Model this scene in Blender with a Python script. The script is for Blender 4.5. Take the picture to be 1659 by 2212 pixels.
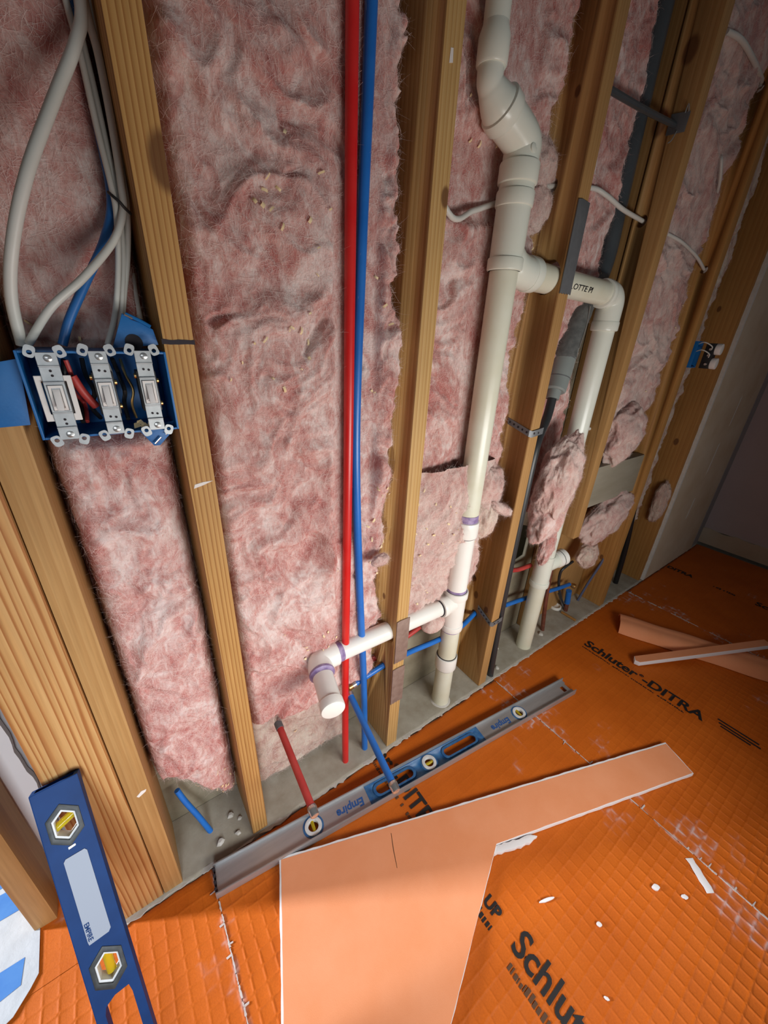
import bpy, bmesh, math, random
import numpy as np
from mathutils import Vector, Matrix

for o in list(bpy.data.objects):
    bpy.data.objects.remove(o, do_unlink=True)
SC = bpy.context.scene
COL = SC.collection
random.seed(7)

# ---------------------------------------------------------------- camera
cd = bpy.data.cameras.new('camera')
cam = bpy.data.objects.new('camera', cd)
COL.objects.link(cam)
cd.sensor_fit = 'VERTICAL'
cd.sensor_height = 36.0
cd.lens = 831.0 * 36.0 / 2212.0
cd.clip_start = 0.02
R_, U_, W_ = Vector((0.81735867, -0.57447557, 0.04361914)), Vector((0.20963946, 0.36708394, 0.90625641)), Vector((0.53663405, 0.73159224, -0.42047199))
M = Matrix((R_, U_, -W_)).transposed().to_4x4()
M.translation = Vector((0, -0.59201629, 1.14881364))
cam.matrix_world = M
SC.camera = cam

# ---------------------------------------------------------------- world, lights, exposure
SC.view_settings.view_transform = 'Standard'
SC.view_settings.look = 'None'
SC.view_settings.gamma = 1.0
SC.view_settings.use_curve_mapping = False
SC.view_settings.exposure = 0.0
wd = bpy.data.worlds.new('world')
SC.world = wd
wd.use_nodes = True
wd.node_tree.nodes['Background'].inputs[0].default_value = (0.93, 0.95, 1.0, 1)
wd.node_tree.nodes['Background'].inputs[1].default_value = 0.065


def area(name, loc, target, sx, sy, power, color, spread=180):
    ld = bpy.data.lights.new(name, 'AREA')
    ld.shape = 'RECTANGLE'
    ld.size, ld.size_y = sx, sy
    ld.energy = power
    ld.color = color
    ld.spread = math.radians(spread)
    o = bpy.data.objects.new(name, ld)
    COL.objects.link(o)
    o.location = loc
    d = Vector(target) - Vector(loc)
    o.rotation_euler = d.to_track_quat('-Z', 'Y').to_euler()
    return o


area('added_room_fill', (0.66, -1.05, 0.66), (0.62, 0.0, 0.50), 0.9, 0.26, 9.0, (1.0, 0.985, 0.945), 140)  # added fill lamp behind the camera, bright centre fading to top and right
area('added_left_fill', (-0.40, -1.45, 0.95), (-0.27, 0.17, 0.30), 0.4, 0.6, 2.4, (0.86, 0.93, 1.0), 60)  # added fill from the camera side, brightens the white board at the left
area('window_beyond_doorway', (-2.6, 1.32, 1.25), (0.4, -0.4, 0.0), 0.22, 0.8, 21, (0.92, 0.95, 1.0), 60)

# ---------------------------------------------------------------- materials


def nt(name):
    m = bpy.data.materials.new(name)
    m.use_nodes = True
    t = m.node_tree
    b = t.nodes['Principled BSDF']
    return m, t, b


def N(t, typ, **kw):
    n = t.nodes.new(typ)
    for k, v in kw.items():
        if k in n.inputs.keys() if hasattr(n.inputs, 'keys') else False:
            n.inputs[k].default_value = v
        else:
            setattr(n, k, v)
    return n


def ramp(t, stops, interp='LINEAR'):
    r = t.nodes.new('ShaderNodeValToRGB')
    cr = r.color_ramp
    cr.interpolation = interp
    while len(cr.elements) < len(stops):
        cr.elements.new(0.5)
    for e, (p, c) in zip(cr.elements, stops):
        e.position = p
        e.color = (c[0], c[1], c[2], 1)
    return r


def coords(t, scale=(1, 1, 1), loc=(0, 0, 0), rot=(0, 0, 0)):
    tc = t.nodes.new('ShaderNodeTexCoord')
    mp = t.nodes.new('ShaderNodeMapping')
    mp.inputs['Scale'].default_value = scale
    mp.inputs['Location'].default_value = loc
    mp.inputs['Rotation'].default_value = rot
    t.links.new(tc.outputs['Object'], mp.inputs['Vector'])
    return mp.outputs['Vector']


def noise(t, vec, scale, detail=4, rough=0.55, dist=0.0):
    n = t.nodes.new('ShaderNodeTexNoise')
    n.inputs['Scale'].default_value = scale
    n.inputs['Detail'].default_value = detail
    n.inputs['Roughness'].default_value = rough
    n.inputs['Distortion'].default_value = dist
    t.links.new(vec, n.inputs['Vector'])
    return n.outputs['Fac']


def mixc(t, fac, a, b, blend='MIX'):
    m = t.nodes.new('ShaderNodeMix')
    m.data_type = 'RGBA'
    m.blend_type = blend
    for i, v in ((0, fac), (6, a), (7, b)):
        if hasattr(v, 'is_linked') or isinstance(v, bpy.types.NodeSocket):
            t.links.new(v, m.inputs[i])
        elif i == 0:
            m.inputs[i].default_value = v
        else:
            m.inputs[i].default_value = (v[0], v[1], v[2], 1)
    return m.outputs[2]


def bump(t, b, h, strength, dist):
    n = t.nodes.new('ShaderNodeBump')
    n.inputs['Strength'].default_value = strength
    n.inputs['Distance'].default_value = dist
    t.links.new(h, n.inputs['Height'])
    t.links.new(n.outputs['Normal'], b.inputs['Normal'])


def mat(name, c, rough=0.5, metal=0.0, var=None, vscale=30, vdet=4, bmp=0.0, bscale=200, bdist=0.001, stretch=(1, 1, 1), coat=0.0, spec=0.5, sss=0.0):
    """plain surface colour c, mottled towards colour var"""
    m, t, b = nt(name)
    b.inputs['Roughness'].default_value = rough
    b.inputs['Metallic'].default_value = metal
    b.inputs['Coat Weight'].default_value = coat
    b.inputs['Specular IOR Level'].default_value = spec
    if sss:
        b.inputs['Subsurface Weight'].default_value = sss
        b.inputs['Subsurface Radius'].default_value = (0.01, 0.005, 0.004)
    v = coords(t, stretch)
    if var is not None:
        f = noise(t, v, vscale, vdet, 0.6)
        r = ramp(t, [(0.35, c), (0.68, var)])
        t.links.new(f, r.inputs[0])
        t.links.new(r.outputs[0], b.inputs['Base Color'])
    else:
        b.inputs['Base Color'].default_value = (c[0], c[1], c[2], 1)
    if bmp:
        bump(t, b, noise(t, v, bscale, 5, 0.6), bmp, bdist)
    return m


def wood(name, cols, off=(0.0, 0.0), freq=14.0, zs=0.10, dist=2.5, knots=(), seed=0.0, rough=0.62, contrast=0.35):
    """sawn softwood: growth rings about a pith beside the board, running along z"""
    m, t, b = nt(name)
    b.inputs['Roughness'].default_value = rough
    b.inputs['Specular IOR Level'].default_value = 0.3
    v = coords(t, (1, 1, zs), (off[0], off[1], seed))
    w = t.nodes.new('ShaderNodeTexWave')
    w.wave_type = 'RINGS'
    w.rings_direction = 'Z'
    w.wave_profile = 'SAW'
    w.inputs['Scale'].default_value = freq
    w.inputs['Distortion'].default_value = dist
    w.inputs['Detail'].default_value = 2.0
    w.inputs['Detail Scale'].default_value = 1.2
    w.inputs['Detail Roughness'].default_value = 0.5
    t.links.new(v, w.inputs['Vector'])
    k_ = contrast
    c2 = tuple(cols[1][i] * (1 - k_) + cols[2][i] * k_ for i in range(3))
    r = ramp(t, [(0.0, cols[0]), (0.55, cols[1]), (0.84, c2), (0.93, c2), (1.0, cols[0])])
    t.links.new(w.outputs['Fac'], r.inputs[0])
    col = r.outputs[0]
    v2 = coords(t, (1, 1, 0.03), (0, 0, seed))
    f = noise(t, v2, 260, 3, 0.6)
    rr = ramp(t, [(0.3, (0.72, 0.68, 0.62)), (0.7, (1.06, 1.05, 1.04))])
    t.links.new(f, rr.inputs[0])
    col = mixc(t, 0.55, col, rr.outputs[0], 'MULTIPLY')
    v3 = coords(t, (1, 1, 0.4), (0, 0, seed))
    f3 = noise(t, v3, 6, 3, 0.5)
    r3 = ramp(t, [(0.3, (0.80, 0.74, 0.66)), (0.7, (1.08, 1.06, 1.02))])
    t.links.new(f3, r3.inputs[0])
    col = mixc(t, 0.8, col, r3.outputs[0], 'MULTIPLY')
    for (kx, ky, kz, kr) in knots:
        tc = t.nodes.new('ShaderNodeTexCoord')
        mp = t.nodes.new('ShaderNodeMapping')
        mp.inputs['Location'].default_value = (-kx, -ky, -kz * 0.62)
        mp.inputs['Scale'].default_value = (1, 1, 0.62)
        t.links.new(tc.outputs['Object'], mp.inputs['Vector'])
        ln = t.nodes.new('ShaderNodeVectorMath')
        ln.operation = 'LENGTH'
        t.links.new(mp.outputs['Vector'], ln.inputs[0])
        mr = t.nodes.new('ShaderNodeMapRange')
        mr.interpolation_type = 'SMOOTHSTEP'
        mr.inputs['From Min'].default_value = kr * 0.75
        mr.inputs['From Max'].default_value = kr * 1.25
        mr.inputs['To Min'].default_value = 0.85
        mr.inputs['To Max'].default_value = 0.0
        t.links.new(ln.outputs['Value'], mr.inputs['Value'])
        col = mixc(t, mr.outputs['Result'], col, (0.13, 0.05, 0.018))
    t.links.new(col, b.inputs['Base Color'])
    bump(t, b, f, 0.25, 0.0008)
    return m


PINE = [(0.56, 0.335, 0.125), (0.50, 0.28, 0.095), (0.33, 0.145, 0.04)]
PINE2 = [(0.49, 0.295, 0.12), (0.45, 0.26, 0.10), (0.36, 0.18, 0.06)]
FIR = [(0.60, 0.37, 0.16), (0.55, 0.31, 0.12), (0.36, 0.14, 0.04)]
DARKPINE = [(0.47, 0.255, 0.08), (0.43, 0.22, 0.065), (0.34, 0.155, 0.045)]


def insul(name, deep=(0.47, 0.185, 0.165), midc=(0.60, 0.35, 0.315), pale=(0.75, 0.61, 0.575), s=1.0):
    m, t, b = nt(name)
    b.inputs['Roughness'].default_value = 1.0
    b.inputs['Specular IOR Level'].default_value = 0.02
    b.inputs['Subsurface Weight'].default_value = SSS
    b.inputs['Subsurface Scale'].default_value = 0.012
    b.inputs['Subsurface Radius'].default_value = (1.0, 0.42, 0.38)
    v = coords(t, (1, 1, 0.75))
    f = noise(t, v, 6.5 * s, 5, 0.55, 1.6)
    g = noise(t, v, 22 * s, 4, 0.55, 2.2)
    h2 = noise(t, coords(t, (1, 1, 0.35), (3, 1, 2)), 75 * s, 3, 0.6, 2.5)
    def madd(a, k, c):
        n = t.nodes.new('ShaderNodeMath')
        n.operation = 'MULTIPLY_ADD'
        n.inputs[1].default_value = k
        t.links.new(a, n.inputs[0])
        if isinstance(c, float):
            n.inputs[2].default_value = c
        else:
            t.links.new(c, n.inputs[2])
        return n.outputs[0]
    q = madd(f, 1.0, madd(g, 0.75, madd(h2, 0.48, -0.615)))
    r = ramp(t, [(0.28, deep), (0.47, midc), (0.68, pale)])
    t.links.new(q, r.inputs[0])
    t.links.new(r.outputs[0], b.inputs['Base Color'])
    h = noise(t, v, 300, 3, 0.6, 0.8)
    bump(t, b, h, 0.55, 0.0025)
    return m


SSS = 0.35
MI = insul('pink_glass_wool')
MI2 = insul('pink_glass_wool_faded', (0.48, 0.26, 0.235), (0.57, 0.39, 0.35), (0.66, 0.53, 0.48))
MI3 = insul('pink_glass_wool_dusty', (0.44, 0.26, 0.215), (0.57, 0.43, 0.36), (0.67, 0.59, 0.50))
MFIB = mat('glass_fibre', (0.74, 0.54, 0.51), 0.9, var=(0.82, 0.71, 0.67), vscale=20, spec=0.1)
MSHAV = mat('wood_shaving', (0.80, 0.60, 0.32), 0.8, var=(0.86, 0.72, 0.46), vscale=60)
MPVC = mat('white_pvc', (0.74, 0.77, 0.67), 0.28, var=(0.79, 0.82, 0.74), vscale=6, sss=0.0, spec=0.5)
MPVCY = mat('aged_pvc', (0.70, 0.69, 0.54), 0.30, var=(0.76, 0.77, 0.65), vscale=9)
MPVCW = mat('bright_pvc', (0.84, 0.83, 0.78), 0.3, var=(0.87, 0.86, 0.82), vscale=15)
MPRIM = mat('purple_primer', (0.20, 0.13, 0.30), 0.5, var=(0.42, 0.33, 0.52), vscale=60)
MRED = mat('red_pex', (0.62, 0.012, 0.012), 0.33, var=(0.66, 0.03, 0.025), vscale=14)
MREDD = mat('dull_red_pex', (0.42, 0.03, 0.03), 0.45, var=(0.5, 0.06, 0.05), vscale=14)
MBLU = mat('blue_pex', (0.01, 0.135, 0.50), 0.33, var=(0.02, 0.17, 0.58), vscale=14)
MCAB = mat('white_cable_jacket', (0.60, 0.60, 0.55), 0.42, var=(0.66, 0.66, 0.62), vscale=12)
MCABB = mat('blue_cable_jacket', (0.02, 0.14, 0.42), 0.42)
MBOX = mat('blue_box_plastic', (0.003, 0.115, 0.36), 0.45, var=(0.006, 0.15, 0.44), vscale=16, bmp=0.15, bscale=300)
MZINC = mat('galvanised_steel', (0.36, 0.38, 0.39), 0.42, 0.55, var=(0.46, 0.48, 0.49), vscale=60, bmp=0.08, bscale=90)
MSTEEL = mat('bright_steel', (0.62, 0.62, 0.61), 0.28, 0.9)
MALU = mat('brushed_aluminium', (0.42, 0.42, 0.43), 0.5, 0.75, var=(0.52, 0.52, 0.53), vscale=40, bmp=0.1, bscale=200, stretch=(0.15, 1, 1))
MIVORY = mat('white_switch_plastic', (0.78, 0.75, 0.72), 0.4)
MTOG = mat('toggle_plastic', (0.86, 0.82, 0.80), 0.35)
MBLACK = mat('black_plastic', (0.012, 0.012, 0.013), 0.5)
MGAP = mat('shadow_line_ink', (0.02, 0.015, 0.02), 0.8)
MBRASS = mat('brass', (0.62, 0.40, 0.16), 0.35, 1.0)
MCOPPER = mat('dull_copper', (0.20, 0.07, 0.045), 0.5, 0.6, var=(0.30, 0.12, 0.08), vscale=40)
MGREY = mat('grey_steel_plate', (0.16, 0.17, 0.18), 0.55, 0.5, var=(0.21, 0.22, 0.23), vscale=25, bmp=0.1)
MRUST = mat('rusty_steel_plate', (0.25, 0.17, 0.14), 0.6, 0.35, var=(0.34, 0.25, 0.21), vscale=45, bmp=0.2)
MVENT = mat('dark_grey_pipe', (0.045, 0.055, 0.062), 0.32, var=(0.06, 0.07, 0.078), vscale=12)
MWRAP = mat('grey_foam_wrap', (0.085, 0.09, 0.088), 0.75, var=(0.14, 0.145, 0.14), vscale=60, bmp=0.4, bscale=160)
MCOUP = mat('grey_coupling_rubber', (0.24, 0.27, 0.26), 0.45)
MTUBE = mat('black_tubing', (0.028, 0.03, 0.032), 0.4)
MBLUELV = mat('blue_enamel', (0.003, 0.032, 0.135), 0.55, var=(0.005, 0.042, 0.17), vscale=20, spec=0.2)
MBLUELV2 = mat('worn_blue_film', (0.012, 0.09, 0.27), 0.45, var=(0.05, 0.16, 0.33), vscale=70)
MVIALF = mat('white_vial_frame', (0.72, 0.73, 0.74), 0.45, var=(0.62, 0.63, 0.64), vscale=60)
MCHAR = mat('charcoal_surround', (0.018, 0.022, 0.025), 0.5, var=(0.04, 0.045, 0.045), vscale=90)
MLAB = mat('pale_level_label', (0.30, 0.34, 0.42), 0.5)
MCONC = mat('dusty_concrete', (0.33, 0.31, 0.265), 0.9, var=(0.44, 0.42, 0.365), vscale=18, vdet=7, bmp=0.5, bscale=90, bdist=0.003)
MPLATE = mat('dusty_sill_wood', (0.32, 0.28, 0.215), 0.88, var=(0.44, 0.41, 0.345), vscale=14, vdet=7, bmp=0.35, bscale=120, bdist=0.002)
MTHIN = mat('dried_thinset', (0.50, 0.47, 0.42), 0.95, var=(0.60, 0.57, 0.53), vscale=50, bmp=0.5, bscale=200, bdist=0.002)
MSHEATH = mat('weathered_sheathing', (0.20, 0.17, 0.115), 0.9, var=(0.30, 0.265, 0.19), vscale=10, vdet=7, bmp=0.3, bscale=60, bdist=0.003)
MBLOCK = mat('grey_weathered_board', (0.25, 0.225, 0.165), 0.85, var=(0.33, 0.30, 0.235), vscale=12, vdet=6, bmp=0.2, bscale=150, stretch=(0.2, 1, 1))
MDRY = mat('tan_skimmed_gypsum', (0.56, 0.45, 0.31), 0.9, var=(0.64, 0.56, 0.43), vscale=5, vdet=5, bmp=0.08, bscale=120)
MDRYE = mat('gypsum_core', (0.62, 0.62, 0.58), 0.95, var=(0.70, 0.70, 0.67), vscale=60, bmp=0.4, bscale=150)
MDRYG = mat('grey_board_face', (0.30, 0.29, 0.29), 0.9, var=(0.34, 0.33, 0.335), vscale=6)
MDRYP = mat('mauve_painted_gypsum', (0.56, 0.48, 0.48), 0.9, var=(0.60, 0.52, 0.52), vscale=3)
MDRYW = mat('white_board_paper', (0.72, 0.70, 0.70), 0.85)
MKERDI = mat('salmon_fleece', (0.80, 0.31, 0.145), 0.95, var=(0.84, 0.35, 0.18), vscale=9, vdet=6, bmp=0.25, bscale=500, spec=0.1)
MFOAM = mat('white_foam_core', (0.80, 0.78, 0.80), 0.9, bmp=0.3, bscale=300)
MPAPER = mat('white_floor_paper', (0.50, 0.53, 0.57), 0.85, var=(0.57, 0.60, 0.64), vscale=30, bmp=0.3, bscale=40, bdist=0.004)
MTAPE = mat('blue_masking_tape', (0.05, 0.20, 0.56), 0.75, var=(0.07, 0.24, 0.60), vscale=30)
MINK = mat('black_print', (0.012, 0.011, 0.012), 0.6)
MINKF = mat('faded_print', (0.10, 0.045, 0.02), 0.8)
MINKB = mat('blue_print', (0.02, 0.09, 0.30), 0.6)
MMARK = mat('marker_ink', (0.02, 0.012, 0.02), 0.7)
MCHALK = mat('white_chalk', (0.75, 0.70, 0.66), 0.95)


def vial_mat(name, c):
    m, t, b = nt(name)
    b.inputs['Base Color'].default_value = (c[0], c[1], c[2], 1)
    b.inputs['Roughness'].default_value = 0.08
    b.inputs['Transmission Weight'].default_value = 0.55
    b.inputs['IOR'].default_value = 1.35
    return m


MVIAL = vial_mat('yellow_vial_fluid', (0.80, 0.62, 0.03))


def membrane_mat():
    m, t, b = nt('orange_membrane')
    b.inputs['Roughness'].default_value = 0.62
    b.inputs['Specular IOR Level'].default_value = 0.28
    v = coords(t)
    f = noise(t, v, 7, 6, 0.6)
    r = ramp(t, [(0.3, (0.53, 0.108, 0.005)), (0.7, (0.63, 0.140, 0.009))])
    t.links.new(f, r.inputs[0])
    g = noise(t, v, 300, 3, 0.7)
    rg = ramp(t, [(0.3, (0.86, 0.84, 0.8)), (0.7, (1.05, 1.06, 1.1))])
    t.links.new(g, rg.inputs[0])
    c = mixc(t, 0.8, r.outputs[0], rg.outputs[0], 'MULTIPLY')
    at = t.nodes.new('ShaderNodeAttribute')
    at.attribute_name = 'thinset'
    c = mixc(t, at.outputs['Fac'], c, (0.60, 0.42, 0.40))
    t.links.new(c, b.inputs['Base Color'])
    bump(t, b, g, 0.3, 0.001)
    return m


MMEM = membrane_mat()

# ---------------------------------------------------------------- object helpers


def link(name, verts, faces, m, parent=None, smooth=False, loc=None):
    me = bpy.data.meshes.new(name)
    if isinstance(verts, np.ndarray):
        verts = verts.tolist()
    if isinstance(faces, np.ndarray):
        faces = faces.tolist()
    me.from_pydata(verts, [], faces)
    if m:
        me.materials.append(m)
    if smooth:
        me.polygons.foreach_set('use_smooth', [True] * len(me.polygons))
    me.update()
    o = bpy.data.objects.new(name, me)
    COL.objects.link(o)
    if parent is not None:
        adopt(o, parent)
    return o


def wmat(o):
    if o.parent is None:
        return Matrix.LocRotScale(o.location, o.rotation_euler, o.scale)
    return wmat(o.parent) @ o.matrix_parent_inverse @ Matrix.LocRotScale(o.location, o.rotation_euler, o.scale)


def adopt(o, parent):
    o.parent = parent
    o.matrix_parent_inverse = wmat(parent).inverted()


def tag(o, label, cat, group=None, kind=None):
    if label:
        o['label'] = label
    if cat:
        o['category'] = cat
    if group:
        o['group'] = group
    if kind:
        o['kind'] = kind
    return o


def thing(name, label, cat, loc=(0, 0, 0), group=None):
    o = bpy.data.objects.new(name, None)
    COL.objects.link(o)
    o.location = loc
    o.empty_display_size = 0.05
    return tag(o, label, cat, group)


def struct(o):
    o['kind'] = 'structure'
    return o


class MB:
    """collects shapes and links them as one mesh"""

    def __init__(s):
        s.v, s.f = [], []

    def add(s, v, f):
        k = len(s.v)
        s.v += [tuple(p) for p in v]
        s.f += [tuple(i + k for i in q) for q in f]
        return s

    def box(s, x0, x1, y0, y1, z0, z1, mtx=None):
        v = [(x, y, z) for x in (x0, x1) for y in (y0, y1) for z in (z0, z1)]
        if mtx is not None:
            v = [mtx @ Vector(p) for p in v]
        return s.add(v, [(0, 1, 3, 2), (4, 6, 7, 5), (0, 4, 5, 1), (2, 3, 7, 6), (0, 2, 6, 4), (1, 5, 7, 3)])

    def prism(s, poly, h0, h1, fn):
        """poly in 2D, extruded from h0 to h1; fn(u, v, h) gives the point"""
        n = len(poly)
        v = [fn(p[0], p[1], h0) for p in poly] + [fn(p[0], p[1], h1) for p in poly]
        f = [tuple(range(n))[::-1], tuple(range(n, 2 * n))]
        f += [(i, (i + 1) % n, n + (i + 1) % n, n + i) for i in range(n)]
        return s.add(v, f)

    def ring(s, outer, inner, h0, h1, fn):
        n = len(outer)
        v = [fn(p[0], p[1], h) for h in (h0, h1) for L in (outer, inner) for p in L]
        f = []
        for i in range(n):
            j = (i + 1) % n
            f += [(2 * n + i, 2 * n + j, 3 * n + j, 3 * n + i), (j, i, n + i, n + j), (i, j, 2 * n + j, 2 * n + i), (n + j, n + i, 3 * n + i, 3 * n + j)]
        return s.add(v, f)

    def tube(s, pts, r, seg=14, smooth=0, cap=True):
        pts = [Vector(p) for p in pts]
        if smooth:
            pts = catmull(pts, smooth)
        n = len(pts)
        rs = r if isinstance(r, (list, tuple)) else [r] * n
        if len(rs) != n:
            rs = [rs[min(int(i / (n - 1) * (len(rs) - 1)), len(rs) - 1)] for i in range(n)]
        tans = []
        for i in range(n):
            d = pts[min(i + 1, n - 1)] - pts[max(i - 1, 0)]
            tans.append(d.normalized())
        a = tans[0].orthogonal().normalized()
        v = []
        for i in range(n):
            tn = tans[i]
            a = (a - tn * a.dot(tn)).normalized()
            b = tn.cross(a)
            for k in range(seg):
                th = 2 * math.pi * k / seg
                v.append(pts[i] + (a * math.cos(th) + b * math.sin(th)) * rs[i])
        f = []
        for i in range(n - 1):
            for k in range(seg):
                k2 = (k + 1) % seg
                f.append((i * seg + k, i * seg + k2, (i + 1) * seg + k2, (i + 1) * seg + k))
        if cap:
            f.append(tuple(range(seg))[::-1])
            f.append(tuple((n - 1) * seg + k for k in range(seg)))
        return s.add(v, f)

    def lathe(s, c, axis, prof, seg=32, capped=True):
        """prof: (distance along axis, radius)"""
        ax = Vector(axis).normalized()
        a = ax.orthogonal().normalized()
        b = ax.cross(a)
        c = Vector(c)
        v = []
        for h, r in prof:
            for k in range(seg):
                th = 2 * math.pi * k / seg
                v.append(c + ax * h + (a * math.cos(th) + b * math.sin(th)) * r)
        f = []
        for i in range(len(prof) - 1):
            for k in range(seg):
                k2 = (k + 1) % seg
                f.append((i * seg + k, i * seg + k2, (i + 1) * seg + k2, (i + 1) * seg + k))
        if capped:
            f.append(tuple(range(seg))[::-1])
            f.append(tuple((len(prof) - 1) * seg + k for k in range(seg)))
        return s.add(v, f)

    def build(s, name, m, parent=None, bevel=0.0, seg=2, angle=30):
        o = link(name, s.v, s.f, m)
        bm = bmesh.new()
        bm.from_mesh(o.data)
        bmesh.ops.recalc_face_normals(bm, faces=bm.faces)
        if bevel:
            ed = [e for e in bm.edges if len(e.link_faces) == 2 and e.calc_face_angle(0) > math.radians(angle)]
            bmesh.ops.bevel(bm, geom=ed, offset=bevel, segments=seg, affect='EDGES', profile=0.6, clamp_overlap=True)
        for f in bm.faces:
            f.smooth = True
        for e in bm.edges:
            if len(e.link_faces) == 2 and e.calc_face_angle(0) > math.radians(40):
                e.smooth = False
        bm.to_mesh(o.data)
        bm.free()
        if parent is not None:
            adopt(o, parent)
        return o


def catmull(P, n):
    out = []
    for i in range(len(P) - 1):
        p0, p1, p2, p3 = P[max(i - 1, 0)], P[i], P[i + 1], P[min(i + 2, len(P) - 1)]
        for k in range(n):
            t = k / n
            out.append(0.5 * ((2 * p1) + (p2 - p0) * t + (2 * p0 - 5 * p1 + 4 * p2 - p3) * t * t + (3 * p1 - p0 - 3 * p2 + p3) * t ** 3))
    out.append(P[-1])
    return out


def circle(cx, cy, r, n=24, sx=1.0, sy=1.0):
    return [(cx + r * sx * math.cos(2 * math.pi * i / n), cy + r * sy * math.sin(2 * math.pi * i / n)) for i in range(n)]


def stadium(cx, cy, hl, r, n=10):
    p = [(cx + hl + r * math.cos(a), cy + r * math.sin(a)) for a in [(-0.5 + i / n) * math.pi for i in range(n + 1)]]
    return p + [(cx - hl + r * math.cos(a), cy + r * math.sin(a)) for a in [(0.5 + i / n) * math.pi for i in range(n + 1)]]


def text(name, s, size, fn, m, parent=None, bold=0.0, xs=1.0, shear=0.0, thick=0.0003):
    """flat lettering; fn(u, v, h) places a point of the line of type"""
    cu = bpy.data.curves.new(name, 'FONT')
    cu.body = s
    cu.size = size
    cu.offset = bold
    cu.shear = shear
    cu.resolution_u = 3
    to = bpy.data.objects.new(name, cu)
    COL.objects.link(to)
    me = bpy.data.meshes.new_from_object(to)
    bpy.data.objects.remove(to, do_unlink=True)
    for v in me.vertices:
        v.co = Vector(fn(v.co.x * xs, v.co.y, thick))
    me.materials.clear()
    me.materials.append(m)
    o = bpy.data.objects.new(name, me)
    COL.objects.link(o)
    if parent is not None:
        adopt(o, parent)
    return o


def cut(o, cutters):
    """drill / saw real openings out of o; cutters are MB shapes"""
    tmp = []
    for c in cutters:
        k = c.build('cutter', None)
        md = o.modifiers.new('cut', 'BOOLEAN')
        md.operation = 'DIFFERENCE'
        md.solver = 'EXACT'
        md.object = k
        tmp.append(k)
    dg = bpy.context.evaluated_depsgraph_get()
    me = bpy.data.meshes.new_from_object(o.evaluated_get(dg))
    o.modifiers.clear()
    me.name = o.name
    o.data = me
    for k in tmp:
        bpy.data.objects.remove(k, do_unlink=True)
    return o


# ---------------------------------------------------------------- noise
rng = np.random.RandomState(3)
PERM = np.concatenate([rng.permutation(256)] * 3).astype(np.int64)
GR = rng.normal(size=(256, 3))
GR /= np.linalg.norm(GR, axis=1)[:, None]


def perlin(x, y, z):
    xi, yi, zi = np.floor(x).astype(int), np.floor(y).astype(int), np.floor(z).astype(int)
    xf, yf, zf = x - xi, y - yi, z - zi
    u, v, w = [q * q * q * (q * (q * 6 - 15) + 10) for q in (xf, yf, zf)]
    out = 0
    for dx in (0, 1):
        for dy in (0, 1):
            for dz in (0, 1):
                h = PERM[PERM[PERM[(xi + dx) & 255] + ((yi + dy) & 255)] + ((zi + dz) & 255)]
                g = GR[h]
                d = g[..., 0] * (xf - dx) + g[..., 1] * (yf - dy) + g[..., 2] * (zf - dz)
                out = out + d * (u if dx else 1 - u) * (v if dy else 1 - v) * (w if dz else 1 - w)
    return out * 1.6


def fbm(x, y, z, o=4, gain=0.5):
    s, a = 0, 1.0
    for i in range(o):
        s = s + a * perlin(x * 2 ** i, y * 2 ** i, z * 2 ** i + 17 * i)
        a *= gain
    return s


def sstep(a, b, x):
    t = np.clip((x - a) / (b - a), 0, 1)
    return t * t * (3 - 2 * t)


def wool(x, y, z, seed, amp):
    """folds, pits and tufts of torn glass wool (metres, positive = towards the room)"""
    wx = fbm(x * 4, y * 4, z * 4 + seed, 3)
    wz = fbm(x * 4 + 9, y * 4, z * 4 + seed + 31, 3)
    X, Z = x + 0.10 * wx, z + 0.10 * wz
    wx2 = perlin(X * 11, y * 9, Z * 11 + seed * 1.7)
    wz2 = perlin(X * 11 + 5, y * 9, Z * 11 + seed * 1.7 + 13)
    X2, Z2 = X + 0.030 * wx2, Z + 0.030 * wz2
    big = fbm(X * 4.2, y * 4 + seed, Z * 3.0, 2)
    fold = 1 - np.abs(perlin(X2 * 8, y * 8 + seed * 2, Z2 * 6.5 + seed))
    fold2 = 1 - np.abs(perlin(X2 * 19 + 5, y * 20, Z2 * 15 + seed * 3))
    pit = sstep(0.38, 0.95, perlin(X * 10 + 3, y * 9 + seed * 5, Z * 9)) + 0.6 * sstep(0.45, 0.9, perlin(X2 * 22 + 8, y * 9 + seed, Z2 * 20))
    tuft = fbm(X2 * 34, y * 40 + seed, Z2 * 30, 3, 0.55)
    streak = perlin(X2 * 120 + 3, y * 60, Z2 * 28) + 0.7 * perlin(X2 * 26, y * 60 + 8, Z2 * 120)
    return 1.12 * amp * (0.75 * big + 0.95 * (fold ** 3 - 0.45) + 0.40 * (fold2 ** 2 - 0.6) - 1.15 * pit) + 0.0034 * tuft + 0.0010 * streak + 0.0016 * fbm(X2 * 95, y * 60, Z2 * 80 + seed, 2)


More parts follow.
